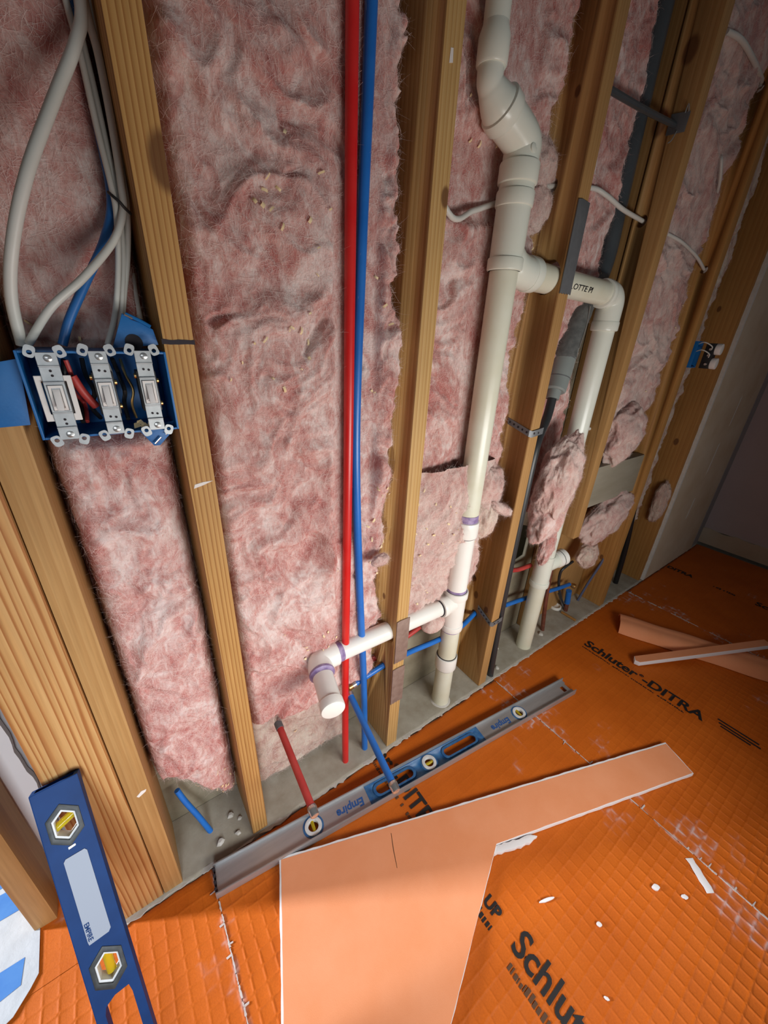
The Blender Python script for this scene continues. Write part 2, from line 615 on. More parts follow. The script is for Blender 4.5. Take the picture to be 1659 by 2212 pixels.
def strands(name, P, Nn, n, parent, m, lmin, lmax, w, seed, lift=0.3):
    """n thin curled fibres standing on the surface points P with normals Nn, one mesh"""
    r = np.random.RandomState(seed)
    idx = r.randint(0, len(P), n)
    p, nr = P[idx], Nn[idx]
    d = r.normal(size=(n, 3))
    d -= nr * (d * nr).sum(1)[:, None] * (1 - lift)
    d /= np.linalg.norm(d, axis=1)[:, None]
    c = r.normal(size=(n, 3))
    c /= np.linalg.norm(c, axis=1)[:, None]
    L = r.uniform(lmin, lmax, n)[:, None]
    sd = np.cross(d, nr + 0.5 * r.normal(size=(n, 3)))
    sd /= np.linalg.norm(sd, axis=1)[:, None] + 1e-9
    K = 5
    V = []
    base = p + nr * 0.0008
    for k in range(K):
        t = k / (K - 1) - 0.3
        q = base + d * L * t + c * L * 0.55 * t * t + nr * L * 0.12 * max(0, 1 - (2 * t) ** 2) * 0.5
        ww = w * (1.0 - 0.75 * k / (K - 1))
        V.append(q - sd * ww)
        V.append(q + sd * ww)
    V = np.stack(V, 1).reshape(-1, 3)
    b = np.arange(n)[:, None] * (2 * K)
    F = []
    for k in range(K - 1):
        F.append(np.concatenate([b + 2 * k, b + 2 * k + 1, b + 2 * k + 3, b + 2 * k + 2], 1))
    F = np.concatenate(F, 0)
    o = link(name, V, F, m, parent, True)
    o['kind'] = 'stuff'
    return o


def vnormals(me):
    n = np.empty(len(me.vertices) * 3, np.float32)
    me.vertex_normals.foreach_get('vector', n)
    return n.reshape(-1, 3).astype(float)


def flakes(name, P, Nn, n, parent, seed, smin=0.004, smax=0.011):
    """curled pale wood shavings caught on the wool, one mesh"""
    r = np.random.RandomState(seed)
    # shavings gather in patches
    c0 = r.randint(0, len(P), max(3, n // 7))
    V, F = [], []
    for i in range(n):
        c = P[c0[r.randint(len(c0))]]
        q = c + r.normal(size=3) * 0.035
        j = np.argmin(((P[::7] - q) ** 2).sum(1)) * 7
        p, nr = P[j], Nn[j]
        d = r.normal(size=3)
        d -= nr * (d @ nr) * 0.7
        d /= np.linalg.norm(d)
        s = np.cross(d, nr)
        L, w = r.uniform(smin, smax), r.uniform(0.0008, 0.0026)
        k = len(V)
        for t in (-0.5, -0.15, 0.2, 0.5):
            q2 = p + nr * (0.003 + 0.25 * L * (1 - 4 * t * t)) + d * L * t
            V += [tuple(q2 - s * w), tuple(q2 + s * w)]
        F += [(k + 2 * a, k + 2 * a + 1, k + 2 * a + 3, k + 2 * a + 2) for a in range(3)]
    o = link(name, V, F, MSHAV, parent, True)
    o['kind'] = 'stuff'
    return o


def batt(label, x0, x1, z0, z1, yf, amp, seed, step=0.0035, m=None, nf=6000, nsh=30, rag=(0.008, 0.008, 0.03, 0.0), bulge=0.0, yback=0.125, shape=None, edge=0.028, carve=(), puff=()):
    """a glass wool batt between two studs, its face pulled to the room side"""
    nx, nz = int((x1 - x0) / step) + 1, int((z1 - z0) / step) + 1
    X, Z = np.meshgrid(np.linspace(x0, x1, nx), np.linspace(z0, z1, nz))
    zero = X * 0
    h = wool(X, zero, Z, seed, amp)
    u = (X - x0) / (x1 - x0)
    y = yf - bulge * np.sin(np.pi * np.clip(u, 0, 1)) - h
    for (px, pz, rx, rz, ph) in puff:
        y = y - ph * np.exp(-((X - px) / rx) ** 2 - ((Z - pz) / rz) ** 2)
    for (cx0, cx1, cz0, cz1, cy, sf) in carve:
        k = np.minimum.reduce([sstep(cx0 - sf, cx0, X), sstep(cx1 + sf, cx1, X), sstep(cz0 - sf, cz0, Z), sstep(cz1 + sf, cz1, Z)])
        y = np.where(y < cy, y + (cy - y) * k, y)
    hf = 0.45 * fbm(X * 70, zero + seed, Z * 70, 2) + 1.3 * fbm(X * 5, zero + seed + 3, Z * 6, 2)
    jl = hf + fbm(zero + seed, zero, Z * 16, 4, 0.6)
    jr = hf + fbm(zero + seed + 40, zero, Z * 16, 4, 0.6)
    jb = hf + fbm(X * 16, zero + seed, zero, 4, 0.6)
    e = np.minimum.reduce([X - x0 - rag[0] * (1 + jl), x1 - X - rag[1] * (1 + jr), Z - z0 - rag[2] * (1 + jb), (z1 - Z) - rag[3] * (1 + jb) + (1 if rag[3] == 0 else 0)])
    if shape is not None:
        e = np.minimum(e, shape(X, Z) + 0.012 * fbm(X * 20, zero + seed, Z * 20, 3))
    k = 1 - np.clip(e / edge, 0, 1)
    y = y + (yback - y) * np.where(e < 0, 1.0, k ** 2.6)
    V = np.stack([X, y, Z], -1).reshape(-1, 3)
    I = np.arange(nx * nz).reshape(nz, nx)
    F = np.stack([I[:-1, :-1], I[:-1, 1:], I[1:, 1:], I[1:, :-1]], -1)
    keep = (e > -0.004)
    kf = keep[:-1, :-1] | keep[1:, 1:] | keep[:-1, 1:] | keep[1:, :-1]
    F = F[kf]
    used = np.unique(F)
    mp = -np.ones(nx * nz, int)
    mp[used] = np.arange(len(used))
    V, F = V[used], mp[F]
    root = link('insulation_batt', V, F, m or MI, None, True)
    tag(root, label, 'insulation')
    nn = vnormals(root.data)
    front = (e.reshape(-1)[used] > 0.004)
    P, Nn = V[front], nn[front]
    if nf:
        strands('loose_fibres', P, Nn, int(nf * 2.2), root, MFIB, 0.008, 0.036, 0.00012, seed + 1)
    if nsh:
        flakes('wood_shavings', P, Nn, nsh, root, seed + 2)
    return root


def clump(label, c, rad, seed, m=None, sub=6, amp=0.35, nf=1500, nsh=0, rot=0.0, name='insulation_tuft', tilt=0.0):
    bm = bmesh.new()
    bmesh.ops.create_icosphere(bm, subdivisions=sub, radius=1.0)
    P = np.array([v.co[:] for v in bm.verts])
    F = np.array([[v.index for v in f.verts] for f in bm.faces])
    bm.free()
    s = seed * 3.1
    q = P * 1.3
    w1, w2 = perlin(q[:, 0] * 1.1 + s, q[:, 1], q[:, 2]), perlin(q[:, 0], q[:, 1] * 1.1 + s, q[:, 2] + 7)
    q = q + 0.35 * np.stack([w1, w2, w1 - w2], -1)
    amp = amp * 0.60
    d = 1 + amp * (1.0 * fbm(q[:, 0] * 0.9 + s, q[:, 1] * 0.9, q[:, 2] * 0.9, 2) + 0.55 * ((1 - np.abs(perlin(q[:, 0] * 1.4, q[:, 1] * 1.4 + s, q[:, 2] * 1.1))) ** 1.6 - 0.5) - 0.35 * sstep(0.3, 0.9, perlin(q[:, 0] * 2.6 + 4, q[:, 1] * 2.6 + s, q[:, 2] * 2.2)) + 0.17 * fbm(q[:, 0] * 4.5, q[:, 1] * 4.5 + s, q[:, 2] * 4.5, 4, 0.6))
    V = P * d[:, None] * np.array(rad)
    cr, sr = math.cos(rot), math.sin(rot)
    V = np.stack([V[:, 0] * cr - V[:, 2] * sr, V[:, 1], V[:, 0] * sr + V[:, 2] * cr], -1)
    V = V + np.array(c)
    root = link(name, V, F, m or MI2, None, True)
    tag(root, label, 'insulation')
    nn = vnormals(root.data)
    if nf:
        strands('loose_fibres', V, nn, nf * 3, root, MFIB, 0.006, 0.024, 0.00011, seed + 1, 0.4)
    if nsh:
        flakes('wood_shavings', V, nn, nsh, root, seed + 2)
    return root


# ================================================================= SETTING
# subfloor under the membrane
o = MB().box(-1.6, 3.2, -2.6, 1.3, -0.10, -0.006).build('floor', MCONC)
struct(o)
# sheathing behind the studs
sheath = MB()
sheath.box(-0.20, 3.1, 0.142, 0.155, -0.02, 2.5)
o = sheath.build('wall_back', MSHEATH)
cut(o, [MB().prism([(1.065, 0.36), (1.13, 0.345), (1.245, 0.37), (1.25, 0.50), (1.17, 0.53), (1.08, 0.51)], 0.10, 0.2, lambda u, v, h: (u, h, v))])
struct(o)
MB().box(0.9, 1.5, 0.30, 0.31, -0.02, 2.0).build('cavity_light_baffle', MSHEATH, o)  # added boards closing off the cavity so the torn opening stays dark
MB().box(0.9, 1.5, 0.155, 0.30, 0.9, 0.92).build('cavity_light_baffle', MSHEATH, o)
MB().box(0.9, 1.5, 0.155, 0.30, 0.0, 0.02).build('cavity_light_baffle', MSHEATH, o)
# dusty sole plate the studs stand on, with a crumbled mortar lip at its front edge
xs = np.linspace(-0.215, 2.97, 240)
zero = xs * 0
fy = -0.004 + 0.003 * fbm(xs * 14, zero, zero, 4, 0.6)
ridge = 0.0035 + 0.002 * fbm(xs * 25, zero + 3, zero, 3)
prof_y = np.stack([fy - 0.004, fy, fy + 0.006, zero + 0.03, zero + 0.07, zero + 0.11, zero + 0.141], 1)
prof_z = np.stack([zero - 0.006, ridge, ridge + 0.0006, 0.004 + 0.0012 * fbm(xs * 30, zero + 8, zero, 3), 0.004 + 0.0014 * fbm(xs * 26, zero + 11, zero, 3), 0.005 + 0.002 * fbm(xs * 20, zero + 14, zero, 3), zero + 0.004], 1)
V = np.stack([np.repeat(xs[:, None], 7, 1), prof_y, prof_z], -1).reshape(-1, 3)
I = np.arange(len(xs) * 7).reshape(-1, 7)
F = np.stack([I[:-1, :-1], I[1:, :-1], I[1:, 1:], I[:-1, 1:]], -1).reshape(-1, 4)
o = link('trim_1', V, F, MPLATE, None, True)
struct(o)
tl = MB()
rr = random.Random(5)
x = -0.21
while x < 2.95:
    w = rr.uniform(0.02, 0.09)
    d = rr.uniform(0.004, 0.013)
    h = rr.uniform(0.0005, 0.0022)
    n = 7
    poly = [(x + w * i / n, -0.004 - d * (0.4 + 0.6 * rr.random()) * math.sin(math.pi * (i + 0.5) / (n + 1))) for i in range(n + 1)] + [(x + w, 0.0), (x, 0.0)]
    tl.prism(poly, 0.0, h + 0.002, lambda u, v, hh: (u, v, hh))
    x += w * rr.uniform(0.75, 1.3)
o = tl.build('mortar_crumbs', MTHIN)
tag(o, None, None, None, 'stuff')
adopt(o, bpy.data.objects['trim_1'])

# right hand end of the room: skimmed gypsum, a grey strip and the mauve painted end wall
wf = MB().box(2.172, 2.83, -0.0135, -0.001, 0.008, 2.5).build('wall_front', MDRY)
struct(wf)
e = MB()
zz = np.linspace(0.01, 2.5, 110)
jj = 0.004 * fbm(zz * 22, zz * 0, zz * 0, 4, 0.6)
poly = [(2.168 + j, z) for z, j in zip(zz, jj)] + [(2.182 - 0.5 * j, z) for z, j in zip(zz[::-1], jj[::-1])]
e.prism(poly, -0.0146, 0.0, lambda u, v, h: (u, h, v))
e.build('torn_gypsum_edge', MDRYE, wf)
for (a, b2, zA, zB) in ((2.50, 2.515, 0.55, 0.72), (2.47, 2.485, 0.30, 0.42), (2.55, 2.562, 0.80, 0.95)):
    MB().prism([(a, zA), (b2, zA + 0.02), (b2 + 0.006, zB), (a + 0.008, zB - 0.01)], -0.0142, -0.013, lambda u, v, h: (u, h, v)).build('plaster_smear', MDRYE, wf)
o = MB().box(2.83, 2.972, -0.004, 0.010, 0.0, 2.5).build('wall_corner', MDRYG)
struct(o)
MB().box(2.828, 2.833, -0.016, 0.0, 0.06, 2.5).build('strip_edge_bead', MDRYG, o)  # thin bead along the joint, same grey as the strip
wr = MB().box(2.972, 3.05, -2.6, 0.01, 0.115, 2.5).build('wall_right', MDRYP)
struct(wr)
ys = np.linspace(0.0, -2.5, 120)
jg = 0.012 * fbm(ys * 7, ys * 0, ys * 0, 4, 0.55)
poly = [(0.0, 0.018), (-2.5, 0.018)] + [(y, 0.115 + j) for y, j in zip(ys[::-1], jg[::-1])]
o = MB().prism(poly, 2.964, 3.05, lambda u, v, h: (h, u, v)).build('baseboard_right', MDRY, wr)

# left: the doorway side, gypsum seen past the corner post
zz = np.linspace(-0.0, 2.4, 120)
jj = 0.006 * fbm(zz * 9, zz * 0, zz * 0, 4, 0.6)
poly = [(-0.36, 0.0)] + [(-0.272 + j - 0.02 * max(0, 0.25 - z), z) for z, j in zip(zz, jj)] + [(-0.36, 2.4)]
wl = MB().prism(poly, 0.172, 0.184, lambda u, v, h: (u, h, v)).build('wall_left', MDRYW)
struct(wl)
MB().box(-0.30, -0.19, 0.186, 0.20, 0.0, 2.4).build('grey_backing_board', MDRYG, wl)

# ---------------------------------------------------------------- orange membrane sheets
PITCH = 0.025


def axis_samples(a, b):
    k0, k1 = int(math.floor(a / PITCH)) - 1, int(math.ceil(b / PITCH)) + 1
    s = []
    for k in range(k0, k1):
        s += [k * PITCH + q for q in (-0.0045, -0.0028, -0.0014, 0.0, 0.0014, 0.0028, 0.0045, 0.0125)]
    s = np.array(sorted(s))
    s = s[(s > a + 0.0005) & (s < b - 0.0005)]
    return np.concatenate([[a], s, [b]])


SEAMS = (-0.022, 0.970, 2.000)


def membrane(label, a, b, y0, y1, seed, dz=0.0):
    gx, gy = axis_samples(a, b), axis_samples(y0, y1)
    X, Y = np.meshgrid(gx, gy)
    # ragged cut edge along the wall
    last = Y > y1 - 0.001
    Y = np.where(last, y1 + 0.004 * fbm(X * 12, X * 0 + seed, X * 0, 4, 0.6), Y)
    fx = (X / PITCH + 0.5) % 1 - 0.5
    fyy = (Y / PITCH + 0.5) % 1 - 0.5
    zero = X * 0
    near = np.where(X < 0.12, sstep(0.00, 0.09, -Y), sstep(0.30, 0.62, -Y + 0.10 * (X > 1.2) * 0))
    amp = 0.16 + 0.84 * near * (0.75 + 0.5 * fbm(X * 3, Y * 3, zero + seed, 3))
    wob = fbm(X * 30, Y * 30, zero + 5, 2)
    r1 = np.exp(-(np.abs(fx + 0.03 * wob) * PITCH / 0.0021) ** 2) * (0.75 + 0.4 * perlin(X * 20, Y * 60, zero + 9))
    cross = np.exp(-((fyy + 0.10 * fx + 0.04 * wob) * PITCH / 0.0022) ** 2) * sstep(0.02, 0.16, np.abs(fx) * 0 + 0.5 - np.abs(np.abs(fx) - 0.27) * 1.9) * (0.7 + 0.5 * perlin(X * 40 + 7, Y * 40, zero))
    Zz = amp * (0.0019 * r1 + 0.0026 * cross) + 0.0006 * fbm(X * 6, Y * 6, zero + seed, 3)
    Zz = np.where(last, -0.003, Zz)
    # thinset left in the grid near the seams
    line = np.maximum(np.exp(-(np.abs(fx) * PITCH / 0.0035) ** 2), np.exp(-(np.abs(fyy) * PITCH / 0.0035) ** 2) * 0.9)
    st = zero
    for sx, wdt, thr, off in ((SEAMS[0], 0.03, 0.62, 0.0), (SEAMS[1], 0.055, 0.34, 0.02), (SEAMS[2], 0.05, 0.42, 0.0)):
        dd = np.abs(X - sx - off)
        edge = np.exp(-(np.abs(X - sx) / 0.0035) ** 2)
        blot = sstep(thr, thr + 0.35, fbm(X * 7, Y * 7, zero + seed + 4, 4, 0.6) + 0.55 * np.exp(-(dd / wdt) ** 2) - 0.05)
        st = np.maximum(st, line * blot * sstep(3.2 * wdt, 1.2 * wdt, dd))
        st = np.maximum(st, 0.85 * edge * sstep(-0.15, 0.25, fbm(X * 20, Y * 12, zero + 2, 3)))
    blot2 = sstep(0.70, 1.0, fbm(X * 6 + 20, Y * 6, zero + seed, 4, 0.6))
    st = np.clip(np.maximum(st, 0.6 * line * blot2) * (0.12 + 0.9 * sstep(-0.15, 0.45, fbm(X * 42, Y * 42, zero + 6, 3, 0.6))), 0, 1)
    V = np.stack([X, Y, Zz + dz], -1).reshape(-1, 3)
    ny, nx = X.shape
    I = np.arange(nx * ny).reshape(ny, nx)
    F = np.stack([I[:-1, :-1], I[:-1, 1:], I[1:, 1:], I[1:, :-1]], -1).reshape(-1, 4)
    root = link('membrane_sheet', V, F, MMEM, None, True)
    at = root.data.attributes.new('thinset', 'FLOAT', 'POINT')
    at.data.foreach_set('value', st.reshape(-1).astype(np.float32))
    return tag(root, label, 'membrane')


ms0 = membrane('orange ridged floor membrane sheet under the leaning blue level', -0.95, SEAMS[0] - 0.0005, -1.15, -0.008, 1)
ms1 = membrane('orange floor membrane sheet with the cut board lying on it', SEAMS[0] + 0.0005, SEAMS[1] - 0.0005, -1.15, -0.010, 2)
ms2 = membrane('orange floor membrane sheet with whole black brand lettering left of the roll', SEAMS[1] + 0.0005, SEAMS[2] - 0.0005, -1.6, -0.004, 3)
ms3 = membrane('orange floor membrane sheet in the far right corner by the mauve wall', SEAMS[2] + 0.0005, 2.955, -1.6, -0.010, 4)


def seam_mortar(x, y0, y1, parent, seed, wmax, dens):
    """broken ridge of dried mortar squeezed up along a seam, with side spurs"""
    r = random.Random(seed)
    mb = MB()
    y = y0
    while y > y1:
        L_ = r.uniform(0.008, 0.035)
        if r.random() < dens:
            n = 6
            w = r.uniform(0.25, 1.0) * wmax
            le = [(x - w * r.uniform(0.3, 1.0), y - L_ * k / n) for k in range(n + 1)]
            ri = [(x + w * r.uniform(0.3, 1.0), y - L_ * k / n) for k in range(n + 1)]
            mb.prism(le + ri[::-1], 0.0006, 0.0022 + r.uniform(0, 0.0008), lambda u, v, h: (u, v, h))
            if r.random() < 0.45:
                sx = r.choice((-1, 1))
                yy = y - L_ * r.random()
                a = r.uniform(0.006, 0.018)
                mb.prism([(x, yy), (x + sx * a, yy - 0.004 * r.random()), (x + sx * a * 0.9, yy - 0.004), (x, yy - 0.0035)], 0.0008, 0.0022, lambda u, v, h: (u, v, h))
        y -= L_ * r.uniform(0.85, 1.3)
    o = mb.build('seam_mortar', MTHINP, parent)
    o['kind'] = 'stuff'


MTHINP = mat('pinkish_dried_mortar', (0.52, 0.44, 0.41), 0.95, var=(0.62, 0.56, 0.53), vscale=60)
seam_mortar(SEAMS[0], -0.03, -1.0, ms1, 3, 0.0034, 0.95)
seam_mortar(SEAMS[1], -0.02, -1.1, ms2, 4, 0.0026, 0.92)
seam_mortar(SEAMS[2], -0.02, -1.2, ms3, 5, 0.0040, 0.85)


def floor_type(s, x_base, y_start, size, parent, m=MINK, xs=1.0, bold=0.0014, shear=0.0, name='printed_lettering'):
    """type reading away from the wall (-y), letter tops towards +x"""
    return text(name, s, size, lambda u, v, h: (x_base + v, y_start - u, 0.0017 + h), m, parent, bold, xs, shear)


def floor_marks(x_base, y0, y1, parent, seed, m=MINKF, hgt=0.010, fill=0.8):
    r = random.Random(seed)
    mb = MB()
    y = y0
    while y > y1:
        w = r.uniform(0.002, 0.007)
        if r.random() < fill:
            a = x_base + r.uniform(0, 0.002)
            mb.box(a, a + hgt * r.uniform(0.55, 1.0), y - w, y, 0.0012, 0.0017)
        y -= w + r.uniform(0.0015, 0.004)
    return mb.build('worn_small_print', m, parent)




def brand_line(x_base, y_start, size, parent, xs):
    a = floor_type('Schluter', x_base, y_start, size, parent, xs=xs)
    y1 = min(v.co.y for v in a.data.vertices) - 0.05 * size
    r = floor_type('\u00ae', x_base + 0.42 * size, y1, size * 0.32, parent, xs=xs, bold=0.0003)
    y2 = min(v.co.y for v in r.data.vertices) - 0.04 * size
    floor_type('-DITRA', x_base, y2, size, parent, xs=xs)


# the print runs along each roll's centre line
brand_line(0.445, 0.150, 0.064, ms1, 0.94)
brand_line(0.455, -0.488, 0.072, ms1, 0.84)
brand_line(1.437, -0.095, 0.060, ms2, 1.02)
floor_type('DITRA', 2.452, -0.022, 0.046, ms3, xs=0.95)
floor_type('Schluter', 2.450, -0.418, 0.060, ms3, xs=0.92)
floor_marks(0.424, -0.01, -0.24, ms1, 1)
floor_marks(0.424, -0.49, -0.72, ms1, 2, hgt=0.016)
floor_marks(1.418, -0.10, -0.47, ms2, 3, MINK, 0.006, 0.95)
floor_marks(2.452, -0.245, -0.335, ms3, 4, MINK, 0.020)
floor_type('UP', 0.462, -0.408, 0.034, ms1, xs=0.9)
floor_marks(0.435, -0.40, -0.455, ms1, 5, MINK, 0.018)
mk = MB()
for k, (xa, ya, yb) in enumerate(((1.492, -0.545, -0.655), (1.478, -0.552, -0.662), (1.466, -0.56, -0.64))):
    mk.box(xa, xa + 0.006, yb, ya, 0.0012, 0.0018)
mk.build('printed_bars', MINK, ms2)

membrane('narrow orange membrane piece in the doorway beside the jamb stud', -0.95, -0.2075, -0.0180, 0.165, 5, 0.0006)

# ---------------------------------------------------------------- studs


def stud(label, x0, x1, y0, y1, z0, z1, m, lean=0.0, bev=0.0028, name='wall_stud'):
    mb = MB()
    mb.box(x0, x1, y0, y1, z0, z1)
    mb.v = [(p[0] + lean * (p[2] / 1.6), p[1], p[2]) for p in mb.v]
    o = mb.build(name, m, None, bev, 2)
    return tag(o, label, 'stud')


def drill(axis, c, r, l=0.2, seg=20):
    a = Vector(axis)
    return MB().lathe(Vector(c) - a * l, a, [(0, r), (2 * l, r)], seg)


WA = wood('fir_wide_grain', FIR, (0.02, 0.10), 40, 0.030, 7.0, seed=3.0, contrast=0.95, knots=((-0.165, 0.0, 0.475, 0.011),))
WB = wood('pine_smooth', PINE2, (0.6, 0.3), 30, 0.03, 2.0, seed=1.0, contrast=0.22)
W2 = wood('pine_lined', PINE, (-0.55, 0.16), 52, 0.012, 2.5, seed=5.0, contrast=0.85, knots=((0.112, 0.0, 1.31, 0.017),))
W3 = wood('pine_pale', [(0.64, 0.43, 0.19), (0.57, 0.36, 0.14), (0.42, 0.22, 0.07)], (-0.05, 0.30), 45, 0.02, 3.0, seed=7.0, contrast=0.45, knots=((0.528, 0.0, 1.355, 0.009), (0.49, 0.06, 0.53, 0.006)))
W4 = wood('pine_tan', PINE2, (-0.50, 0.2), 40, 0.02, 3.0, seed=9.0, contrast=0.25, knots=((0.897, 0.075, 0.80, 0.011), (0.897, 0.08, 0.36, 0.009), (0.897, 0.03, 0.33, 0.008), (0.897, 0.05, 1.60, 0.006)))
W5 = wood('pine_brown', PINE2, (-0.9, 0.2), 40, 0.02, 3.0, seed=11.0, contrast=0.25, knots=((1.293, 0.05, 1.78, 0.016), (1.293, 0.078, 1.66, 0.018)))
W6 = wood('pine_old', DARKPINE, (-1.3, 0.2), 36, 0.02, 3.0, seed=13.0, contrast=0.3, knots=((1.745, 0.06, 0.25, 0.008),))
W7 = wood('pine_old_red', DARKPINE, (-1.7, 0.3), 30, 0.02, 3.0, seed=15.0, contrast=0.3, knots=((2.15, 0.08, 1.30, 0.007), (2.15, 0.06, 0.75, 0.01)))

ZB, ZT = 0.004, 2.42
sA = stud('wide pale corner post with bold wavy grain behind the leaning level', -0.2055, -0.1185, 0.0, 0.14, ZB - 0.003, ZT, WA, 0.0, name='corner_post')
sB = stud('smooth tan stud tight against the wide corner post', -0.1170, -0.0800, 0.0, 0.14, ZB - 0.003, ZT, WB)
s2 = stud('stud carrying the black marker line right of the switch box', 0.0800, 0.1165, 0.0, 0.14, ZB, ZT, W2, -0.004)
s3 = stud('stud right of the red and blue riser tubes', 0.4870, 0.5240, 0.0, 0.14, ZB, ZT, W3, 0.013)
s4 = stud('stud between the two white drain stacks with a long grey steel plate', 0.8960, 0.9340, 0.0, 0.14, ZB, ZT, W4, 0.0)
s5 = stud('cut off stud right of the second white stack ending above the floor', 1.2930, 1.3330, 0.0, 0.083, 0.50, ZT, W5)
s5b = stud('darker backing stud behind the cut off stud, a dark gap between them', 1.2960, 1.3340, 0.0875, 0.14, 0.006, ZT, W5, name='backing_stud')
s6 = stud('stud with the small far blue outlet box on its edge', 1.7450, 1.7830, 0.0, 0.14, ZB, ZT, W6)
s7 = stud('brown stud at the torn edge of the gypsum wall', 2.1500, 2.1880, 0.0, 0.14, ZB, ZT, W7)
sC = stud('orange brown door jamb stud at the far left doorway', -0.3440, -0.3070, 0.083, 0.168, 0.0, ZT, wood('pine_jamb', PINE2, (0.9, 0.3), 12, 0.05, 1.2, seed=17.0), name='jamb_stud')

cut(s3, [drill((1, 0, 0), (0.51, 0.037, 0.425), 0.029), drill((1, 0, 0), (0.51, 0.046, 0.298), 0.013), drill((1, 0, 0), (0.51, 0.090, 0.288), 0.014)])
cut(s4, [drill((1, 0, 0), (0.915, 0.042, 1.283), 0.036), drill((1, 0, 0), (0.915, 0.071, 1.456), 0.014), drill((1, 0, 0), (0.915, 0.105, 0.415), 0.016), drill((1, 0, 0), (0.915, 0.075, 0.285), 0.013)])
cut(s5, [drill((1, 0, 0), (1.31, 0.059, 1.455), 0.015)])
cut(s6, [drill((1, 0, 0), (1.765, 0.037, 1.391), 0.012), drill((1, 0, 0), (1.765, 0.053, 1.845), 0.014)])
# marks on the studs
rm = random.Random(2)
top = [(0.0785 + 0.0385 * i / 8, 1.1300 + rm.uniform(-0.0005, 0.0005)) for i in range(9)]
bot = [(0.0785 + 0.0385 * i / 8, 1.1245 + rm.uniform(-0.0005, 0.0005)) for i in range(9)]
MB().prism([(p[0], p[1] - 0.0) for p in top] + bot[::-1], -0.0006, 0.0008, lambda u, v, h: (u - 0.0027, h, v)).build('marker_line', MMARK, s2)
MB().prism([(0.083, 0.928), (0.096, 0.931), (0.111, 0.936), (0.097, 0.936), (0.085, 0.934)], -0.0005, 0.0008, lambda u, v, h: (u, h, v)).build('chalk_scuff', MCHALK, s2)
MB().prism([(-0.100, 0.345), (-0.088, 0.352), (-0.086, 0.357), (-0.094, 0.358), (-0.103, 0.350)], -0.0005, 0.0008, lambda u, v, h: (u, h, v)).build('chalk_scuff', MCHALK, sB)
MB().prism([(0.512, 1.508), (0.519, 1.510), (0.518, 1.525), (0.513, 1.524)], -0.0005, 0.0008, lambda u, v, h: (u, h, v)).build('paint_chip', MCHALK, s3)

# blocking between the last studs
bl = MB().box(1.336, 1.744, 0.024, 0.062, 0.595, 0.752).build('blocking_board', MBLOCK, None, 0.003)
tag(bl, 'weathered grey blocking board nailed flat between two far studs', 'board')
# packing strips seen low in the far bays
o = MB().box(1.336, 1.40, 0.10, 0.138, 0.006, 0.56).build('packing_strip', W6, None, 0.002)
tag(o, 'brown upright packing strip behind the copper pipes', 'board')
o = MB().box(1.44, 1.742, 0.118, 0.140, 0.006, 0.55).build('packing_board', W5, None, 0.002)
tag(o, 'wide brown board at the back of the bay behind the thin grey blue cable', 'board')
o = MB().box(0.540, 0.560, 0.10, 0.138, 0.006, 0.9).build('packing_strip', WB, None, 0.002)
tag(o, 'narrow upright strip at the back of the bay of the first white stack', 'board')
o = MB().box(0.872, 0.893, 0.112, 0.138, 0.006, 0.88).build('packing_strip', W3, None, 0.002)
tag(o, 'pale upright strip at the back beside the stud with the two hangers', 'board')
# rubble on the sole plate
rr = random.Random(11)
for k, (xx, yy, s) in enumerate(((0.045, 0.075, 0.011), (0.062, 0.055, 0.008), (0.010, 0.030, 0.012), (0.050, 0.025, 0.009), (0.80, 0.055, 0.006), (1.02, 0.02, 0.012), (1.10, 0.09, 0.016), (1.25, 0.08, 0.012), (1.33, 0.04, 0.014), (1.05, 0.06, 0.010))):
    pts = [(s * math.cos(a) * rr.uniform(0.6, 1.1), s * math.sin(a) * rr.uniform(0.5, 1.0)) for a in [i * math.pi / 3.5 for i in range(7)]]
    mb = MB()
    n = 7
    mb.v = [(xx + p[0], yy + p[1], 0.0035) for p in pts] + [(xx + p[0] * 0.55, yy + p[1] * 0.5, 0.0045 + s * 0.55) for p in pts]
    mb.f = [tuple(range(n))[::-1], tuple(range(n, 2 * n))] + [(i, (i + 1) % n, n + (i + 1) % n, n + i) for i in range(n)]
    o = mb.build('mortar_lump', MTHIN, None, 0.0008)
    where = ['behind the marker line stud', 'nearest the marker line stud', 'by the end of the short blue tube', 'in front of the short blue tube', 'beside the first white stack', 'at the foot of the black tubing', 'behind the second white stack', 'touching the second white stack', 'by the leaning copper pipe', 'left of the second white stack'][k]
    tag(o, 'small grey mortar lump on the sole plate ' + where, 'rubble')

# ---------------------------------------------------------------- insulation
batt('pink insulation batt in the bay behind the switch box', -0.0795, 0.0795, 0.07, 1.95, 0.050, 0.016, 11, 0.0030, None, 8000, 26, (0.002, 0.002, 0.012, 0.0), 0.016, shape=lambda X, Z: (Z - 0.125 + (X - 0.047) * 1.4) * 0.6, carve=((-0.09, 0.09, 1.02, 1.116, 0.078, 0.03), (-0.09, 0.09, 1.116, 1.6, 0.068, 0.03)))
batt('large pink insulation batt behind the red and blue riser tubes', 0.1170, 0.4985, 0.272, 2.0, 0.052, 0.017, 23, 0.0030, None, 20000, 130, (0.002, 0.015, 0.010, 0.0), 0.010, carve=((0.345, 0.425, 0.74, 2.0, 0.046, 0.012), (0.34, 0.43, 0.20, 0.74, 0.040, 0.012)), puff=((0.462, 1.09, 0.035, 0.10, 0.030), (0.440, 0.86, 0.04, 0.09, 0.032), (0.47, 1.28, 0.04, 0.06, 0.02), (0.45, 0.70, 0.04, 0.05, 0.02), (0.335, 0.70, 0.03, 0.05, 0.03)))
